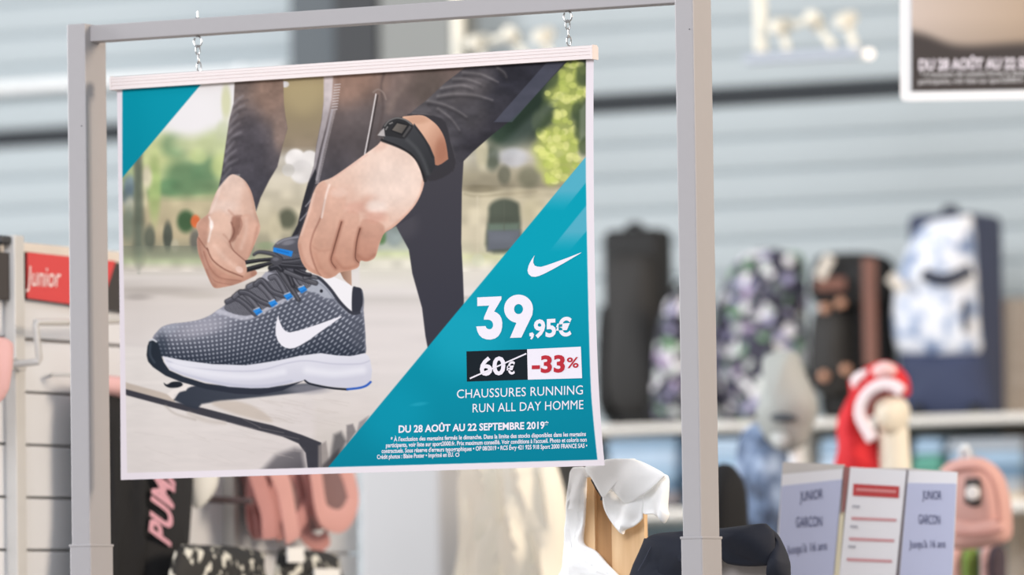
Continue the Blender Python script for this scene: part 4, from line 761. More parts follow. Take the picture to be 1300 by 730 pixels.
# pink straps hanging in loops
st = empty('strappy_tops', onL(385, 690, 0.05), 'bunch of dusty pink strappy tops hanging in loops under the poster', 'tops')
pk = mat('dusty_pink_strap', (192, 138, 134), 0.8, 0.08, 15); pk2 = mat('dusty_pink_strap_light', (212, 160, 154), 0.8, 0.08, 15)
for k, (q, wd, lf) in enumerate((([(322, 585), (318, 630), (318, 660), (324, 676), (330, 660), (334, 630), (330, 585)], .0075, .05), ([(322, 590), (332, 622), (340, 650), (342, 684)], .015, .09), ([(348, 590), (360, 618), (366, 650), (372, 686)], .015, .10), ([(372, 590), (384, 616), (388, 640), (384, 664)], .013, .07),
                                 ([(398, 585), (402, 612), (406, 640), (412, 655), (428, 662), (440, 655), (448, 635), (444, 612), (436, 590)], .0125, .10), ([(392, 640), (384, 655), (376, 668)], .010, .08), ([(380, 668), (392, 684), (406, 690), (416, 682)], .009, .06), ([(356, 590), (350, 620), (346, 650), (350, 680)], .011, .06), ([(330, 585), (326, 625), (330, 660), (334, 680)], .011, .07), ([(386, 585), (394, 610), (400, 640), (410, 660)], .012, .085), ([(340, 588), (352, 630), (356, 668), (358, 684)], .010, .05))):
    p = [onL(x, y, lf) for x, y in spline(q, 4, False)]
    obj('strap', MB().tube(p, wd * 1.75, 10, r2=0.004, flat=V((1, 0, 0))), pk2 if k in (2, 4, 9) else pk, st, True)
obj('dark_backing', pillow([(306, 560), (440, 560), (446, 610), (440, 650), (410, 672), (360, 676), (318, 668), (308, 620)], 0, 0.012, 0.01, fn=lambda x, y: onL(x, y, 0.028), nrm=(1, 0, 0), fold=lambda a, z: 0.004 * math.sin(a * 60)), mat('dusty_mauve', (132, 104, 104), 0.85, 0.1, 10), st, True)  # dark sheet added to give the shadowed background behind the straps
obj('hanger_rod', MB().tube([onL(262, 634, 0.003), onL(320, 636, 0.09)], 0.006, 8), mat('dark_rod', (96, 78, 78), 0.5), st, True)
dk = mat_ramp('black_white_print', [(0.0, (28, 28, 28)), (0.56, (24, 24, 24)), (0.63, (214, 212, 200))], 'NOISE', 52.0, detail=1.0, stretch=(1, 1, 1))
obj('printed_garment', pillow([(222, 700), (260, 692), (326, 698), (332, 720), (334, 780), (222, 780)], 0, 0.03, 0.015, fn=lambda x, y: onL(x, y, 0.13), nrm=(1, 0, 0)), dk, None, True, label='black garment with white blotchy print beside the black trousers', cat='garment', group='black and white printed garments')
obj('printed_garment', pillow([(352, 703), (370, 697), (420, 702), (428, 722), (436, 780), (352, 780)], 0, 0.03, 0.015, fn=lambda x, y: onL(x, y, 0.13), nrm=(1, 0, 0)), dk, None, True, label='black garment with white blotchy print under the pink strappy tops', cat='garment', group='black and white printed garments')
tagm = mat('card_white', (238, 238, 236), 0.7, 0.01)
obj('price_tag', boxL(366, 695, 386, 714, 0.165, 0.168), tagm, None, label='small white price tag standing under the pink strappy tops', cat='tag')
obj('price_tag', boxL(400, 722, 432, 750, 0.166, 0.169), tagm, None, label='white price tag at the bottom edge near the grey pillar', cat='tag')
# cream top
cr = mat('cream_knit', (248, 242, 226), 0.9, 0.05, 14, bump=0.4)
obj('cream_top', pillow([(590, 575), (625, 556), (660, 556), (694, 575), (708, 605), (716, 650), (716, 720), (716, 790), (588, 790), (587, 690)], 1.6, 0.06, 0.05, pw=.35, fold=lambda a, z: 0.010 * math.sin(a * 90 + 5 * z) + 0.007 * math.sin(a * 170 - z * 40), n=5, rings=(1, .98, .94, .86, .75, .62, .48, .34, .2, .1)), cr, None, True, label='cream knitted top hanging between the grey pillar and the white shirt', cat='top')

# ================================================================== SHIRT ON WOODEN STAND AND NAVY GARMENT (near the frame)
G = lambda *q: [(700 + x / 4.56, 570 + y / 4.56) for x, y in q]
YS = 0.22
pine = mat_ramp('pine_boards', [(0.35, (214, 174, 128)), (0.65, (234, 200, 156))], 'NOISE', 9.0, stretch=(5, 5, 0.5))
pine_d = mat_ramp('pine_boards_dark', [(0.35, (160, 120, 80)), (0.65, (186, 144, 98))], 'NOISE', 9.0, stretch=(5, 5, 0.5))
ws = empty('wooden_stand', (at(775, 700, YS).x, YS + .06, 0), 'pine board display stand under the white shirt', 'stand')
def board(q, y0, y1, m):
    p = [at(x, y, y0) for x, y in G(*q)]; p = [(a.x, a.z) for a in p]
    p = p[:2] + [(p[1][0], 0.0), (p[0][0], 0.0)] if len(p) == 2 else p
    obj('board', MB().prism(p, y0, y1), m, ws)
def tall(l, r, tl, tr, y0, y1, m):
    a, b = at(*G((l, tl))[0], y0), at(*G((r, tr))[0], y0); obj('board', MB().prism([(a.x, a.z), (b.x, b.z), (b.x + 0.004, 0), (a.x, 0)], y0, y1), m, ws)
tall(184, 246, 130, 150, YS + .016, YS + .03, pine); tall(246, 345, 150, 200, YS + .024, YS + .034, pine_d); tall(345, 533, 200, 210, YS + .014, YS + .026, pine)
obj('clip', MB().tube([at(x, y, YS - .005) for x, y in G((238, 175), (262, 222), (296, 272), (294, 298))], 0.0032, 8), mat('clip_black', (28, 28, 30), 0.4), ws, True)
wh = mat('white_cotton', (254, 254, 252), 0.9, 0.015, 30, bump=0.15)
sh = empty('white_shirt', at(770, 740, YS), 'white cotton shirt draped over the pine board stand', 'shirt')
R10 = (1, .985, .95, .88, .78, .66, .52, .38, .24, .1)
fs = lambda a, z: 0.0045 * math.sin(a * 150 + z * 70) + 0.003 * math.sin(z * 150 - a * 60)
obj('sleeve', pillow(G((118, 115), (150, 104), (196, 112), (202, 200), (194, 400), (187, 540), (260, 590), (330, 668), (400, 740), (430, 800), (45, 800), (66, 680), (88, 420), (93, 270), (106, 180)), 0, 0.011, 0.008, pw=.3, centre=G((132, 610))[0], fn=lambda x, y: at(x, y, YS), fold=fs, n=5, rings=R10), wh, sh, True)
obj('collar_flap', pillow(G((196, 108), (250, 80), (320, 60), (410, 56), (490, 62), (580, 100), (655, 146), (640, 175), (600, 215), (530, 268), (440, 318), (385, 270), (345, 232), (322, 258), (300, 284), (240, 180)), 0, 0.010, 0.008, pw=.3, centre=G((420, 160))[0], fn=lambda x, y: at(x, y, YS - .022), fold=lambda a, z: 0.003 * math.sin(a * 70 + z * 70), n=4, rings=R10), wh, sh, True)
obj('hem_flap', pillow(G((304, 250), (345, 226), (440, 300), (528, 262), (530, 370), (525, 408), (480, 448), (428, 470), (412, 494), (350, 424), (306, 335)), 0, 0.010, 0.006, pw=.3, fn=lambda x, y: at(x, y, YS - .008), fold=lambda a, z: 0.006 * math.sin(a * 130 + z * 60) + .003 * math.sin(a * 60 - z * 140), n=4, rings=R10), wh, sh, True)
obj('hem_flap', pillow(G((524, 262), (600, 205), (640, 160), (662, 148), (682, 182), (674, 340), (680, 388), (655, 432), (626, 402), (590, 377), (530, 370)), 0, 0.010, 0.006, pw=.3, fn=lambda x, y: at(x, y, YS - .004), fold=lambda a, z: 0.008 * math.sin(a * 110 + z * 24), n=4, rings=R10), wh, sh, True)
obj('shoulder', pillow(G((118, 130), (140, 106), (200, 104), (420, 60), (500, 70), (520, 200), (360, 260), (230, 140), (196, 170)), 0, 0.010, 0.006, pw=.3, fn=lambda x, y: at(x, y, YS + .004), centre=G((330, 120))[0]), wh, sh, True)
# navy garment over a grey block, behind the post
N = lambda *q: [(800 + x / 5.909, 640 + y / 5.909) for x, y in q]
YN = 0.20
X0, X1, _, _ = rect(845, 700, 968, 730, YN); zb_ = at(*N((800, 400))[0], YN).z
obj('grey_block', MB().box(X0, X1, YN + 0.032, YN + 0.06, 0, zb_, 0.006), mat('block_grey', (172, 165, 161), 0.6, 0.03), None, label='plain grey display block under the navy garment', cat='display block')
nv_ = mat('navy_cloth', (26, 30, 42), 0.8, 0.08, 30, bump=0.1)
ng = empty('navy_garment', at(*N((640, 540))[0], YN), 'dark navy garment draped over the grey block behind the right-hand post', 'garment')
obj('drape', pillow(N((95, 290), (120, 258), (200, 220), (385, 203), (660, 183), (900, 154), (1010, 146), (1050, 180), (1085, 240), (1075, 440), (1000, 464), (860, 467), (740, 450), (680, 412), (520, 500), (420, 620), (0, 620)), 0, 0.028, 0.03, centre=N((700, 300))[0], fn=lambda x, y: at(x, y, YN), fold=lambda a, z: 0.009 * math.sin((a * 0.5 - z) * 80 + 1.0), n=4, rings=R10), nv_, ng, True)
obj('drape_end', pillow(N((1010, 150), (1050, 178), (1100, 224), (1150, 320), (1186, 420), (1196, 480), (1185, 620), (1070, 620), (1064, 470), (1030, 300)), 0, 0.024, 0.02, fn=lambda x, y: at(x, y, YN + .015), fold=lambda a, z: 0.009 * math.sin(a * 60 + z * 75), n=4, rings=R10), nv_, ng, True)
obj('seam_line', MB().tube([at(x, y, YN - .020) for x, y in N((180, 265), (150, 330), (105, 420), (60, 500))], 0.0006, 5), mat('navy_seam', (62, 66, 80), 0.8), ng)

# ================================================================== PAPER SIGNS IN A CLEAR HOLDER
K = lambda *q: [(970 + x / 4.71, 575 + y / 4.71) for x, y in q]
YH = Yd(1090, 9.75)
hold = empty('sign_holder', at(1095, 760, YH), 'clear plastic holder with three leaves of printed size signs', 'sign holder')
def leaf(name, q, lift, th, m, parent=hold, lab=None):
    p = [at(x, y, YH - lift) for x, y in K(*q)]; n = len(p); mb = MB(); mb.v = p + [a + V((0, th, 0)) for a in p]
    mb.f = [list(range(n)), [n + i for i in range(n)][::-1]] + [[i, n + i, n + (i + 1) % n, (i + 1) % n] for i in range(n)]
    return obj(name, mb, m, parent, label=lab)
clear = mat('clear_plastic', (206, 200, 194), 0.25, 0.02)
leaf('sleeve', [(112, 54), (480, 70), (480, 90), (850, 90), (1156, 114), (1125, 760), (64, 760), (82, 470)], -0.004, 0.002, clear)
paper = mat('paper_sheet', (230, 228, 230), 0.6, 0.01); lil = mat('paper_lilac', (186, 190, 214), 0.6, 0.02); navy = mat('ink_navy', (52, 56, 96), 0.6, 0.0); rdi = mat('ink_brick', (190, 66, 66), 0.6, 0.0); rdl = mat('ink_rose', (206, 150, 152), 0.6, 0.0); grl = mat('ink_grey', (176, 174, 180), 0.6, 0.0)
blank = lambda d: (lambda x, y: at(*K((x, y))[0], YH - d))
leaf('paper', [(107, 128), (472, 94), (412, 760), (70, 760)], 0.0, 0.001, paper)
leaf('printed_field', [(104, 198), (466, 158), (412, 760), (74, 760)], 0.0015, 0.001, lil)
leaf('divider', [(476, 80), (516, 84), (480, 360), (462, 375)], 0.0, 0.001, mat('divider_brown', (150, 100, 96), 0.6))
leaf('divider', [(452, 360), (480, 350), (446, 760), (416, 760)], 0.0, 0.001, mat('divider_cream', (226, 216, 186), 0.6))
leaf('paper', [(516, 84), (850, 106), (784, 760), (446, 760)], 0.002, 0.001, paper)
leaf('heading_bar', [(534, 184), (808, 200), (804, 270), (530, 256)], 0.0035, 0.001, rdi)
leaf('heading_line', [(552, 210), (790, 224), (788, 240), (550, 226)], 0.005, 0.0006, mat('ink_pale_rose', (216, 140, 138), 0.6, 0.0))
for y in (382, 505, 628): leaf('ruled_line', [(522 - (y - 382) * .11, y), (790 - (y - 382) * .11, y + 12), (789 - (y - 382) * .11, y + 28), (521 - (y - 382) * .11, y + 18)], 0.0035, 0.001, rdl)
for y in (312, 432, 552): leaf('ruled_mark', [(528 - (y - 312) * .1, y), (570 - (y - 312) * .1, y + 3), (568 - (y - 312) * .1, y + 18), (526 - (y - 312) * .1, y + 15)], 0.0035, 0.001, grl)
leaf('paper', [(862, 106), (1154, 116), (1124, 760), (806, 760)], 0.0, 0.001, paper)
leaf('printed_field', [(858, 180), (1150, 184), (1124, 760), (810, 760)], 0.0015, 0.001, lil)
leaf('divider', [(850, 100), (862, 104), (806, 760), (784, 760)], 0.001, 0.001, mat('divider_grey', (120, 112, 116), 0.6))
def sgn(s, a, b, cap, **k): obj('lettering', text_on(s, a, b, cap, blank(0.003), **k), navy, hold)
sgn('JUNIOR', (214, 290), (350, 272), 58); sgn('GARCON', (190, 446), (346, 440), 62); sgn("Jusqu'\u00e0 16 ans", (136, 606), (376, 578), 52)
sgn('JUNIOR', (946, 276), (1060, 280), 52); sgn('GARCON', (922, 424), (1052, 428), 56); sgn("Jusqu'\u00e0 16 ans", (868, 568), (1084, 566), 46)

# ================================================================== SECOND POSTER (upper right, facing the camera)
DP = 10.4
def atd(px, py, depth): return CAM + ray(px, py) * depth
p2 = empty('poster', atd(1440, 125, DP), 'white bordered poster with a beige and dark print hanging at the upper right', 'poster')
n1, n2 = 150, 130; gx2, gy2 = np.meshgrid(np.linspace(1157.5, 1735, n1), np.linspace(-330, 115.5, n2)); gy2 = gy2 - (gx2 - 1157.5) * 0.016
def p2pts(gx, gy, d):
    r = np.array(FW) + np.array(RT) * ((gx - 650) / FPX)[..., None] + np.array(UP) * ((365 - gy) / FPX)[..., None]; return np.array(CAM) + r * d
me = grid_mesh('printed_sheet', p2pts(gx2, gy2, DP) - np.array(ROOTS[p2.name]))
edge = 46 + 10 * np.tanh((gx2 - 1190) / 25) - 3 * np.sin(gx2 / 40); t_ = np.clip((gy2 - edge + 8) / 18, 0, 1)[..., None]; t_ = t_ * t_ * (3 - 2 * t_)
sx = np.clip((gx2 - 1157) / 150, 0, 1)[..., None]; hi = rgb((222, 208, 198)) * (1 - sx) + rgb((200, 180, 160)) * sx; hi = hi * (1 - .08 * np.clip((gy2 - 20) / 30, 0, 1)[..., None])
c2 = hi * (1 - t_) + rgb((84, 79, 78)) * t_
c2 = np.concatenate([lin(np.clip(c2, 0, 1) * 255) * PRINT, np.ones(c2.shape[:2] + (1,))], -1)
me.color_attributes.new('print', 'FLOAT_COLOR', 'POINT').data.foreach_set('color', c2.reshape(-1).astype(np.float32)); me.materials.append(pm)
o = bpy.data.objects.new('printed_sheet', me); C.objects.link(o); o.parent = p2; ROOTS[o.name] = ROOTS[p2.name]
q = [(1142.5, -345), (1750, -355), (1750, 117), (1300, 126.2), (1155, 128.5), (1146, 127.5), (1142.8, 122)]
mb = MB(); a = [atd(x, y, DP + .002) for x, y in q]; n = len(a); mb.v = a + [p + FW * .002 for p in a]; mb.f = [list(range(n)), [n + i for i in range(n)][::-1]] + [[i, n + i, n + (i + 1) % n, (i + 1) % n] for i in range(n)]
obj('white_border', mb, mat('border_white', (246, 246, 246), 0.6, 0.0), p2)
P4 = lambda x, y: atd(x, y, DP - .0015)
grey_ink = mat('ink_light_grey', (200, 198, 198), 0.6, 0.0)
obj('lettering', text_on('DU 28 AO\u00dbT AU 22 SEPTEMBRE 2019*', (1166.5, 88.6), (1402, 84.6), 13.5, P4, bold=0.045), ink, p2)
obj('small_print', text_on("* \u00c0 l'exclusion des magasins ferm\u00e9s le dimanche. Dans la limite des stocks disponibles dans les magasins", (1168, 97.6), (1480, 92), 6.5, P4, bold=0.02), grey_ink, p2)
obj('small_print', text_on("participants, voir liste sur sport2000.fr. Prix maximum conseill\u00e9. Voir conditions \u00e0 l'accueil.", (1166, 106.4), (1480, 101), 6.5, P4, bold=0.02), grey_ink, p2)
obj('hanging_rail', MB().tube([atd(1138, -348, DP), atd(1754, -358, DP)], 0.010, 8), mr, p2, True)
for x in (1200, 1690): obj('cord', MB().tube([atd(x, -352, DP), atd(x, -352, DP) + V((0, 0, 1.9))], 0.0012, 5), chrome, p2)

# ================================================================== TRACK LIGHTS
cream = mat('lamp_cream', (236, 230, 214), 0.5, 0.02); railm = mat('rail_grey', (176, 182, 192), 0.4, 0.02); glow = mat('lamp_glow', (255, 240, 226), 0.5, 0.0, emit=1.2)
def track(dx, dy, label):
    Yt = 4.0; T = lambda x, y, d=0.0: at(x + dx, y + dy, Yt + d)
    root = empty('track_light', T(1020, 74), label, 'track light', 'ceiling track lights')
    X0, X1, Z0, Z1 = rect(948 + dx, 65.5 + dy, 1096 + dx, 77 + dy, Yt)
    obj('rail', MB().box(X0, X1, Yt - .02, Yt + .02, Z0, Z1, 0.003), railm, root)
    t0 = T(966, 66); obj('suspension_rod', MB().tube([t0, V((t0.x, t0.y, t0.z + 1.9))], 0.014, 10), cream, root, True)
    for (hx, hy, sx_, sy_, tx, ty) in ((984, 34, 1000, 64, 1000, 32), (1030, 22, 1058, 60, 1040, 33), (1068, 27, 1086, 62, 1080, 23)):
        a, b = T(hx, hy, -.03), T(tx, ty, .02); d = (b - a).normalized()
        hd = obj('spot_head', MB().tube([a - d * .012, a, b, b + d * .012], [.012, .017, .017, .010], 12), cream, root, True)
        obj('stem', MB().tube([T(sx_, sy_), T((tx + hx) / 2, (ty + hy) / 2)], 0.009, 8), cream, hd, True)
    a, b = T(1004, 33), T(1032, 24); obj('cross_arm', MB().tube([a, b], 0.009, 8), cream, root, True)
    lamp = obj('lamp', MB().tube([T(1094, 70, .02), T(1100, 69, -.02), T(1103, 68.5, -.03)], [.008, .010, .010], 14), cream, root, True)
    c = T(1101, 68.5, -.034); obj('bulb', MB().lathe((c.x + .004, c.y, c.z), [(0.0005, .009), (.006, .008), (.009, .003), (.010, -.003), (.007, -.009), (.001, -.010)], 14, 'Y'), glow, lamp, True)
track(0, 0, 'ceiling track with cream spotlights and one lit lamp beside the upper right poster')
track(-384, 20, 'ceiling track with cream spotlights partly hidden above the poster rail')

# ================================================================== BAG SHELF ON THE BACK WALL
YB = 4.30
zsh = at(1000, 533, YB).z; zs2 = at(1000, 543.5, YB).z
su = empty('wall_shelving', (2.0, 4.65, 0), 'long white wall shelf under the row of bags', 'shelf')
xa, xb = at(600, 540, YB).x, at(1420, 530, YB).x
obj('shelf_board', MB().box(xa, xb, YB, 4.96, zs2, zsh, 0.003), mat('shelf_white', (226, 221, 212), 0.6, 0.03), su)
z2 = at(1000, 642, YB).z
obj('shelf_board', MB().box(xa, xb, YB, 4.96, z2 - 0.022, z2, 0.003), mat('shelf_white', (226, 221, 212), 0.6, 0.03), su)
obj('back_panel', MB().box(xa, xb, 4.93, 4.96, 0, zs2), mat('shelf_back_blue', (150, 172, 186), 0.6, 0.05, 3), su)
for x in (xa, (xa + xb) / 2, xb - 0.03): obj('side_panel', MB().box(x, x + 0.03, YB + 0.01, 4.96, 0, zs2), mat('shelf_white', (226, 221, 212), 0.6, 0.03), su)
def floor_z(y): return zsh
def bagbody(root, l, t, m_, r, Y, mt, bev=0.03, name='body', b=533):
    X0, X1, Z0, Z1 = rect(l, t, m_, b, Y); D = max(0.06, hitX(r, (t + b) / 2, X1) - Y)
    o = obj(name, MB().box(X0, X1, Y, min(Y + D, 4.9), zsh, Z1, bev, 4), mt, root, True); return X0, X1, Z1, D
YF = 4.44
# black suitcase
bk = mat('bag_black', (30, 29, 28), 0.7, 0.12, 20); bk2 = mat('bag_charcoal', (46, 44, 42), 0.7, 0.12, 20)
sc_ = empty('suitcase', (at(805, 530, YF).x, YF + .1, zsh), 'tall black upright suitcase on the shelf next to the frame post', 'suitcase')
bagbody(sc_, 764, 290, 838, 858, YF, bk, 0.02)
obj('front_pocket', pillow([(774, 330), (800, 322), (828, 330), (834, 420), (834, 516), (772, 516), (772, 420)], YF - .005, 0.05, 0.02, pw=.4), bk2, sc_, True)
obj('handle', MB().tube([at(x, y, YF + .06) for x, y in spline([(796, 296), (798, 288), (806, 285.5), (814, 288), (817, 296)], 4, False)], .008, 8), bk, sc_, True)
for x in (772, 830): obj('wheel', MB().lathe(at(x, 524, YF - .008) + V((0, 0, 0.004)), [(.004, -.012), (.018, -.010), (.018, .010), (.004, .012)], 14, 'X'), mat('wheel_black', (24, 24, 24), 0.5), sc_, True)
obj('side_pocket', pillow([(762, 400), (770, 392), (776, 420), (776, 516), (760, 516)], YF - .02, 0.03, 0.02), bk, sc_, True)
# floral bags
fl_m = mat_ramp('floral_print', [(0.0, (38, 36, 50)), (0.40, (58, 56, 76)), (0.52, (96, 104, 104)), (0.60, (150, 146, 176)), (0.70, (196, 200, 196)), (0.80, (226, 222, 224)), (0.9, (110, 146, 110)), (0.96, (170, 150, 178))], 'CELL', 48.0, const=True)
fb = empty('backpack', (at(970, 530, YF).x, YF + .1, zsh), 'dark floral printed backpack between the frame post and the black bag', 'backpack')
bagbody(fb, 914, 338, 1014, 1028, YF + .05, fl_m, 0.05)
obj('front_pocket', pillow([(906, 530), (905, 440), (912, 385), (926, 352), (946, 324), (974, 316), (1008, 320), (1022, 336), (1024, 430), (1024, 530)], YF + .02, 0.06, 0.03, pw=.4), fl_m, fb, True)
obj('pocket', pillow([(926, 528), (924, 450), (936, 420), (990, 418), (1000, 450), (1000, 528)], YF - .01, 0.05, 0.03, pw=.4), fl_m, fb, True)
obj('strap', MB().tube([at(x, y, YF - .045) for x, y in ((978, 386), (998, 389), (1012, 388))], .006, 8), bk, fb, True)
fb2 = empty('duffel_bag', (at(858, 530, YF - .09).x, YF - .09, zsh), 'smaller floral printed bag mostly hidden behind the frame post', 'bag')
obj('body', pillow([(834, 530), (835, 450), (841, 404), (852, 378), (864, 370), (874, 380), (879, 420), (879, 530)], YF - .09, 0.05, 0.05, pw=.4), fl_m, fb2, True)
obj('handle', MB().tube([at(x, y, YF - .10) for x, y in spline([(852, 384), (858, 362), (866, 360), (872, 384)], 4, False)], .006, 8), bk, fb2, True)
# black backpack with copper-brown trim
bp = empty('backpack', (at(1085, 530, YF).x, YF + .1, zsh), 'black backpack with copper brown straps and round buckles on the shelf', 'backpack')
bagbody(bp, 1034, 324, 1128, 1144, YF + .03, bk, 0.035)
cop = mat('copper_leather', (118, 78, 64), 0.6, 0.1, 20); cpm = mat('copper_disc', (190, 140, 112), 0.35, 0.05, 10, metal=0.3)
U = lambda x, y: (1000 + x / 3.044, 300 + y / 3.044)
obj('flap', pillow([U(108, 260), U(106, 120), U(135, 72), U(240, 62), U(350, 70), U(380, 110), U(380, 262)], YF + .015, 0.05, 0.02, pw=.4), bk, bp, True)
obj('front_pocket', pillow([U(110, 300), U(230, 290), U(245, 480), U(240, 600), U(112, 600)], YF + .01, 0.06, 0.03, pw=.35), bk2, bp, True)
def strip(name, px0, px1, wd, d, m, parent): return obj(name, MB().tube([at(*px0, d), at(*px1, d)], wd, 8, r2=.004, flat=V((0, 1, 0))), m, parent, True)
strip('leather_strap', U(314, 84), U(322, 500), .0165, YF - .045, cop, bp); strip('leather_trim', U(112, 186), U(222, 184), .015, YF - .045, cop, bp)
for x, y in ((143, 278), (205, 258), (140, 540), (225, 515)): obj('buckle', MB().lathe(at(*U(x, y), YF - .055), [(.002, .006), (.010, .005), (.0115, 0), (.0115, -.004)], 16, 'Y'), cpm, bp, True)
for (a, b) in ((U(165, 75), U(122, 160)), (U(395, 155), U(445, 205))): strip('hang_tag', a, b, .013, YF - .06, mat('tag_cream', (214, 204, 190), 0.7), bp)
# blue and white tie-dye trolley bag
td = mat_ramp('tie_dye_blue', [(0.33, (96, 116, 152)), (0.42, (168, 182, 206)), (0.50, (222, 224, 230)), (0.75, (236, 236, 238))], 'NOISE', 20.0, detail=3)
nvb = mat('bag_navy', (50, 58, 84), 0.7, 0.1, 16); nvs = mat('bag_navy_side', (56, 62, 84), 0.7, 0.06, 16); nvd = mat('bag_navy_dark', (32, 36, 52), 0.7, 0.1, 16)
tb = empty('trolley_bag', (at(1205, 530, YF).x, YF + .12, zsh), 'tall trolley bag with blue and white tie-dye front and navy side', 'trolley bag')
bagbody(tb, 1152, 270, 1238, 1277, YF + .03, nvs, 0.02)
O_ = lambda x, y: (1120 + x / 2.517, 250 + y / 2.517)
obj('front_pocket', pillow([O_(130, 100), O_(170, 74), O_(250, 62), O_(288, 66), O_(300, 200), O_(310, 400), O_(310, 500), O_(180, 512), O_(66, 505), O_(42, 410), O_(46, 310), O_(76, 200), O_(100, 140)], YF + .02, 0.06, 0.03, pw=.35), td, tb, True)
obj('lower_panel', pillow([O_(60, 500), O_(180, 500), O_(312, 498), O_(336, 560), O_(336, 695), O_(92, 695), O_(84, 600)], YF + .02, 0.05, 0.03, pw=.35), nvb, tb, True)
obj('strap', MB().tube([at(*O_(x, y), YF - .050) for x, y in spline([(128, 245), (170, 262), (215, 262), (285, 232)], 4, False)], .014, 8, r2=.005, flat=V((0, 1, 0))), nvd, tb, True)
strip('name_patch', O_(264, 330), O_(266, 432), .008, YF - .045, nvd, tb)
obj('handle', MB().tube([at(*O_(x, y), YF + .06) for x, y in spline([(196, 66), (200, 42), (218, 36), (236, 42), (240, 66)], 4, False)], .008, 8), nvd, tb, True)
for x in (120, 300): obj('wheel', MB().lathe(at(*O_(x, 690), YF - .008) + V((0, 0, 0.004)), [(.004, -.012), (.018, -.010), (.018, .010), (.004, .012)], 14, 'X'), mat('wheel_black', (24, 24, 24), 0.5), tb, True)
# folded jeans and shirts on the lower shelf
cols = {'light': mat('denim_light', (158, 182, 202), 0.85, 0.1, 12), 'pale': mat('denim_pale', (182, 200, 216), 0.85, 0.08, 12), 'mid': mat('denim_mid', (112, 138, 160), 0.85, 0.1, 12), 'grey': mat('cloth_grey', (166, 172, 178), 0.85, 0.06, 12), 'green': mat('cloth_sea_green', (96, 158, 140), 0.85, 0.1, 12), 'sand': mat('cloth_sand', (206, 192, 172), 0.85, 0.06, 12), 'taupe': mat('cloth_taupe', (140, 134, 136), 0.85, 0.06, 12)}
def folded(l, r, t, b, c, label, Y=YB + .04):
    X0, X1, _, _ = rect(l, t, r, b, Y); zb0_ = at((l + r) / 2, b, Y).z; zt0 = at((l + r) / 2, t, Y).z
    root = empty('folded_garment', ((X0 + X1) / 2, Y + .12, zb0_), label, 'garment', 'folded clothes on the lower shelf')
    h = (zt0 - zb0_); obj('lower_fold', MB().box(X0, X1, Y, Y + .26, zb0_, zb0_ + h * .52, h * .22, 3), cols[c], root, True)
    obj('upper_fold', MB().box(X0 + .004, X1 - .003, Y + .004, Y + .256, zb0_ + h * .46, zt0, h * .22, 3), cols[c], root, True)
for i, (l, r, cs) in enumerate(((768, 858, ('taupe', 'mid', 'light', 'pale', 'light')), (868, 950, ('mid', 'pale', 'light', 'pale')), (1036, 1068, ('light', 'pale', 'pale', 'light')), (1156, 1196, ('mid', 'green', 'green', 'light')), (1200, 1298, ('sand', 'grey', 'mid', 'light', 'grey')))):
    hgt = 86 / len(cs)
    for k, c in enumerate(cs):
        where = ('beside the suitcase shelf end', 'behind the frame post', 'between the grey bust and red hood', 'right of the red hood', 'behind the pink backpack')[i]
        nm = {'taupe': 'taupe', 'mid': 'mid blue', 'light': 'light blue', 'pale': 'pale blue', 'green': 'sea green', 'sand': 'sand', 'grey': 'grey'}[c]
        folded(l + (k % 2) * 2, r - (k * 3) % 4, 642 - hgt * (k + 1), 642 - hgt * k, c, '%s folded garment, %s of its stack %s' % (nm, ('lowest', 'second', 'third', 'fourth', 'fifth')[k], where))

# ================================================================== THINGS IN FRONT OF THE LOWER SHELF
YM = 2.6
grey_h = mat('display_grey', (160, 162, 157), 0.6, 0.05, 8)
dh = empty('mannequin_bust', at(1012, 640, YM), 'pale grey mannequin bust with a painted dark oval of shadow in front of the floral backpack', 'mannequin')
W_ = lambda x, y: (900 + x / 2.806, 420 + y / 2.806)
obj('head', pillow([W_(203, 92), W_(250, 72), W_(300, 70), W_(318, 100), W_(340, 160), W_(372, 230), W_(378, 290), W_(360, 350), W_(335, 410), W_(285, 428), W_(240, 418), W_(196, 360), W_(178, 310), W_(186, 260), W_(208, 200), W_(214, 150)], YM, 0.06, 0.06, n=4, rings=R10, centre=W_(275, 270)), grey_h, dh, True)
obj('rim_shadow', pillow([W_(218, 306), W_(240, 294), W_(270, 292), W_(304, 302), W_(316, 314), W_(290, 324), W_(255, 326), W_(228, 320)], YM - .056, 0.010, 0.01), mat('rim_shadow_dark', (72, 76, 80), 0.8), dh, True)  # dark oval body standing in for the shadow under a rim
obj('chin', pillow([W_(222, 372), W_(250, 362), W_(280, 372), W_(284, 400), W_(262, 418), W_(236, 412)], YM - .045, 0.012, 0.01), mat('display_grey_light', (190, 192, 188), 0.6), dh, True)
obj('stand_pole', MB().tube([at(*W_(305, 415), YM + .02), V((at(*W_(305, 415), YM + .02).x, YM + .02, 0.0))], .013, 10), mat('pole_white', (226, 228, 230), 0.4), dh, True)
dye = mat_ramp('dark_tie_dye', [(0.38, (40, 48, 66)), (0.5, (92, 110, 138)), (0.62, (150, 166, 190)), (0.75, (186, 198, 214))], 'NOISE', 16.0, detail=3)
obj('hoodie', pillow([(940, 560), (952, 540), (972, 536), (996, 552), (1016, 600), (1018, 660), (1016, 720), (936, 720), (942, 640), (938, 600)], YM + .10, 0.06, 0.06, fold=lambda a, z: .012 * math.sin(a * 60)), dye, None, True, label='dark blue mottled hoodie hanging below the grey mannequin bust', cat='hoodie')
obj('black_jacket', pillow([(902, 600), (920, 588), (938, 600), (946, 640), (946, 720), (946, 780), (890, 780), (890, 650)], 1.9, 0.06, 0.05, fold=lambda a, z: .008 * math.sin(a * 70)), blk, None, True, label='black jacket hanging just right of the post above the navy garment', cat='jacket')
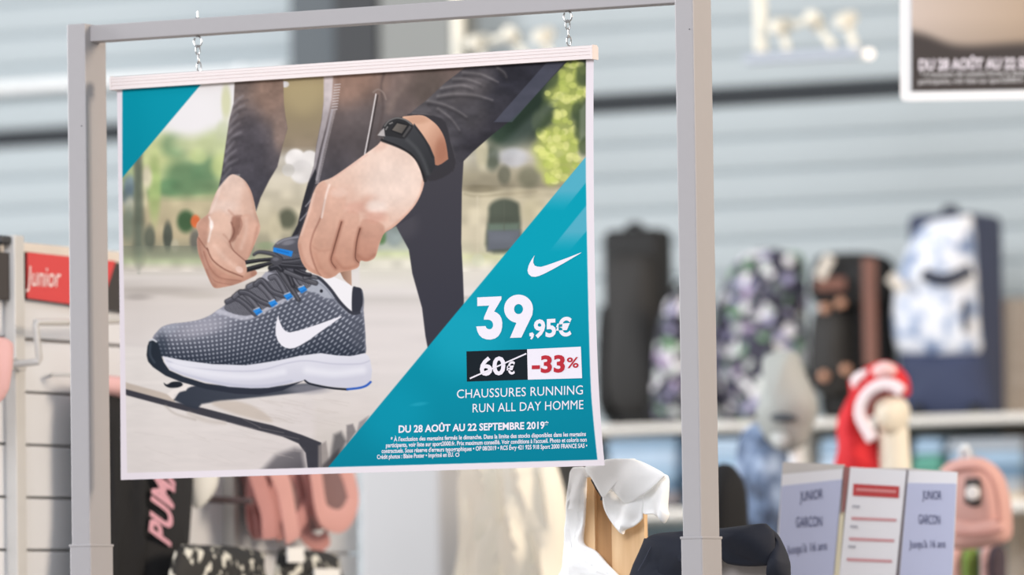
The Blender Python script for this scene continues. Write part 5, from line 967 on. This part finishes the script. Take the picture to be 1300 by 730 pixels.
# red hood with white band on a cream mannequin head
YR = 2.5; Z_ = lambda x, y: (1040 + x / 4.564, 440 + y / 4.564)
redc = mat('red_fleece', (204, 40, 46), 0.85, 0.1, 14, bump=0.2); wb = mat('band_white', (234, 216, 216), 0.85, 0.04)
rh_ = empty('hooded_jacket', at(*Z_(250, 740), YR), 'red and white hooded jacket worn by a cream mannequin head', 'jacket')
obj('hood', pillow([Z_(192, 190), Z_(280, 122), Z_(370, 84), Z_(440, 104), Z_(498, 168), Z_(516, 235), Z_(505, 290), Z_(440, 275), Z_(370, 285), Z_(320, 330), Z_(290, 400), Z_(250, 400), Z_(200, 330), Z_(190, 260)], YR, 0.055, 0.06, centre=Z_(330, 210), n=4, rings=R10), redc, rh_, True)
obj('body', pillow([Z_(200, 265), Z_(150, 345), Z_(115, 440), Z_(122, 600), Z_(110, 800), Z_(420, 800), Z_(375, 660), Z_(335, 540), Z_(285, 500), Z_(262, 400), Z_(250, 300)], YR, 0.05, 0.06, centre=Z_(200, 560), n=4, rings=R10, fold=lambda a, z: .010 * math.sin(a * 85)), redc, rh_, True)
obj('white_band', MB().tube([at(*Z_(x, y), YR - .062) for x, y in spline([(310, 540), (270, 470), (238, 400), (246, 330), (290, 262), (360, 222), (430, 226), (480, 262)], 4, False)], .012, 10, r2=.008, flat=V((0, 1, 0))), wb, rh_, True)
obj('white_patch', pillow([Z_(186, 185), Z_(240, 140), Z_(290, 136), Z_(300, 170), Z_(260, 210), Z_(206, 250)], YR - .04, .018, .01), wb, rh_, True)
obj('crown_panel', pillow([Z_(310, 130), Z_(370, 88), Z_(430, 104), Z_(450, 150), Z_(400, 180), Z_(330, 180)], YR - .042, .018, .01), mat('band_rose', (232, 190, 186), 0.85, 0.04), rh_, True)
mh = empty('mannequin', at(*Z_(440, 740), YR + .02), 'cream faceless mannequin head inside the red hood', 'mannequin')
skin = mat('mannequin_cream', (226, 216, 196), 0.55, 0.03)
obj('head', pillow([Z_(335, 340), Z_(370, 296), Z_(430, 285), Z_(490, 310), Z_(508, 370), Z_(500, 440), Z_(470, 500), Z_(420, 520), Z_(370, 490), Z_(342, 420)], YR - .01, .05, .05, n=4, rings=R10), skin, mh, True)
obj('neck', MB().tube([at(*Z_(430, 470), YR), at(*Z_(440, 760), YR)], [.028, .032], 14), skin, mh, True)
npt = at(*Z_(440, 740), YR); obj('stand_pole', MB().tube([npt, V((npt.x, YR, 0))], .014, 10), mat('pole_white', (226, 228, 230), 0.4), mh, True)
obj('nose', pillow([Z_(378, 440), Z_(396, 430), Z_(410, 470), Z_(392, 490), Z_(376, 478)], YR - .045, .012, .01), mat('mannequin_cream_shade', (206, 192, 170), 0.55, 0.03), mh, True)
# pink backpack
YK = 2.2; E_ = lambda x, y: (1180 + x / 4.29, 560 + y / 4.29)
pb = empty('backpack', at(*E_(270, 590), YK), 'pale pink backpack with a black and white badge at the lower right', 'backpack')
ps = mat('pink_backpack', (204, 158, 148), 0.8, 0.06, 12); psd = mat('pink_backpack_trim', (186, 134, 124), 0.8, 0.06, 12)
obj('body', pillow([E_(64, 190), E_(110, 118), E_(200, 90), E_(300, 96), E_(378, 170), E_(416, 280), E_(434, 420), E_(424, 540), E_(330, 574), E_(150, 592), E_(96, 540), E_(80, 350)], YK, .06, .06, pw=.4, n=4, rings=R10), ps, pb, True)
obj('front_pocket', pillow([E_(120, 420), E_(250, 440), E_(400, 430), E_(410, 530), E_(320, 560), E_(140, 572)], YK - .035, .03, .02, pw=.35), ps, pb, True)
obj('zip', MB().tube([at(*E_(x, y), YK - .066) for x, y in spline([(140, 505), (220, 508), (320, 500), (400, 480)], 4, False)], .0035, 6), psd, pb, True)
obj('piping', MB().tube([at(*E_(x, y), YK - .05) for x, y in spline([(110, 180), (170, 150), (280, 150), (340, 210), (372, 320), (382, 440)], 4, False)], .004, 6), psd, pb, True)
bd = obj('badge', pillow([E_(196, 204), E_(278, 200), E_(282, 350), E_(240, 360), E_(190, 340)], YK - .058, .008, .01, smooth=False), mat('badge_black', (58, 50, 48), 0.6), pb)
obj('badge_disc', MB().lathe(at(*E_(233, 282), YK - .068), [(.003, .004), (.012, .003), (.0135, 0), (.0135, -.004)], 18, 'Y'), mat('badge_white', (228, 220, 214), 0.6), bd, True)
obj('loop_handle', MB().tube([at(*E_(x, y), YK) for x, y in spline([(170, 100), (168, 50), (190, 22), (214, 50), (214, 100)], 4, False)], .004, 8), mat('loop_white', (206, 210, 212), 0.6), pb, True)
for k, (x0, x1, c) in enumerate(((130, 195, (206, 160, 150)), (200, 250, (118, 146, 70)), (300, 350, (206, 166, 160)), (340, 400, (70, 58, 66)))):
    obj('legging', pillow([E_(x0, 580), E_(x1, 580), E_(x1 + 6, 700), E_(x1 + 4, 800), E_(x0, 800), E_(x0 - 4, 690)], YK + .12, .03, .03), mat('legging_%d' % k, c, 0.8), None, True, label='%s legging hanging below the pink backpack' % ('rose pink', 'leaf green', 'pale pink', 'dark plum')[k], cat='legging', group='leggings below the backpack')

# ================================================================== FLOOR STANDS THAT CARRY THE HANGING THINGS
polem = mat('stand_steel', (176, 178, 180), 0.35, 0.04, 20, metal=0.5)
def floor_stand(px, py, Y, label, arm=None):
    p = at(px, py, Y); root = empty('garment_stand', (p.x, Y, 0), label, 'stand', 'garment stands')
    obj('pole', MB().tube([V((p.x, Y, 0.02)), p], 0.010, 10), polem, root, True)
    obj('base', MB().lathe((p.x, Y, 0), [(.15, 0), (.15, .012), (.03, .022), (.012, .03)], 24), polem, root, True)
    if arm: obj('arm', MB().tube([at(x, y, a_) for x, y, a_ in arm], 0.006, 8), polem, root, True)
floor_stand(652, 585, 1.66, 'steel stand carrying the cream knitted top', [(620, 583, 1.65), (652, 580, 1.65), (686, 583, 1.65)])
floor_stand(914, 602, 1.965, 'steel stand carrying the black jacket behind the post', [(903, 606, 1.96), (914, 602, 1.96), (928, 606, 1.96)])
floor_stand(*E_(215, 60), YK + .165, 'steel stand carrying the pink backpack and the leggings', [(*E_(140, 612), YK + .153), (*E_(400, 608), YK + .153)])
pt = at(*E_(192, 46), YK); obj('hook_ball', MB().lathe((pt.x, pt.y, pt.z), [(.001, -.010), (.008, -.007), (.011, 0), (.008, .007), (.001, .010)], 12), mat('loop_white', (206, 210, 212), 0.6), pb, True)
pt = at(1085, 742, YH + .006)
obj('stand_pole', MB().tube([V((pt.x, pt.y + .012, 0.02)), V((pt.x, pt.y + .012, pt.z))], 0.011, 10).lathe((pt.x, pt.y + .012, 0), [(.16, 0), (.16, .012), (.03, .022), (.011, .03)], 24), polem, hold, True)
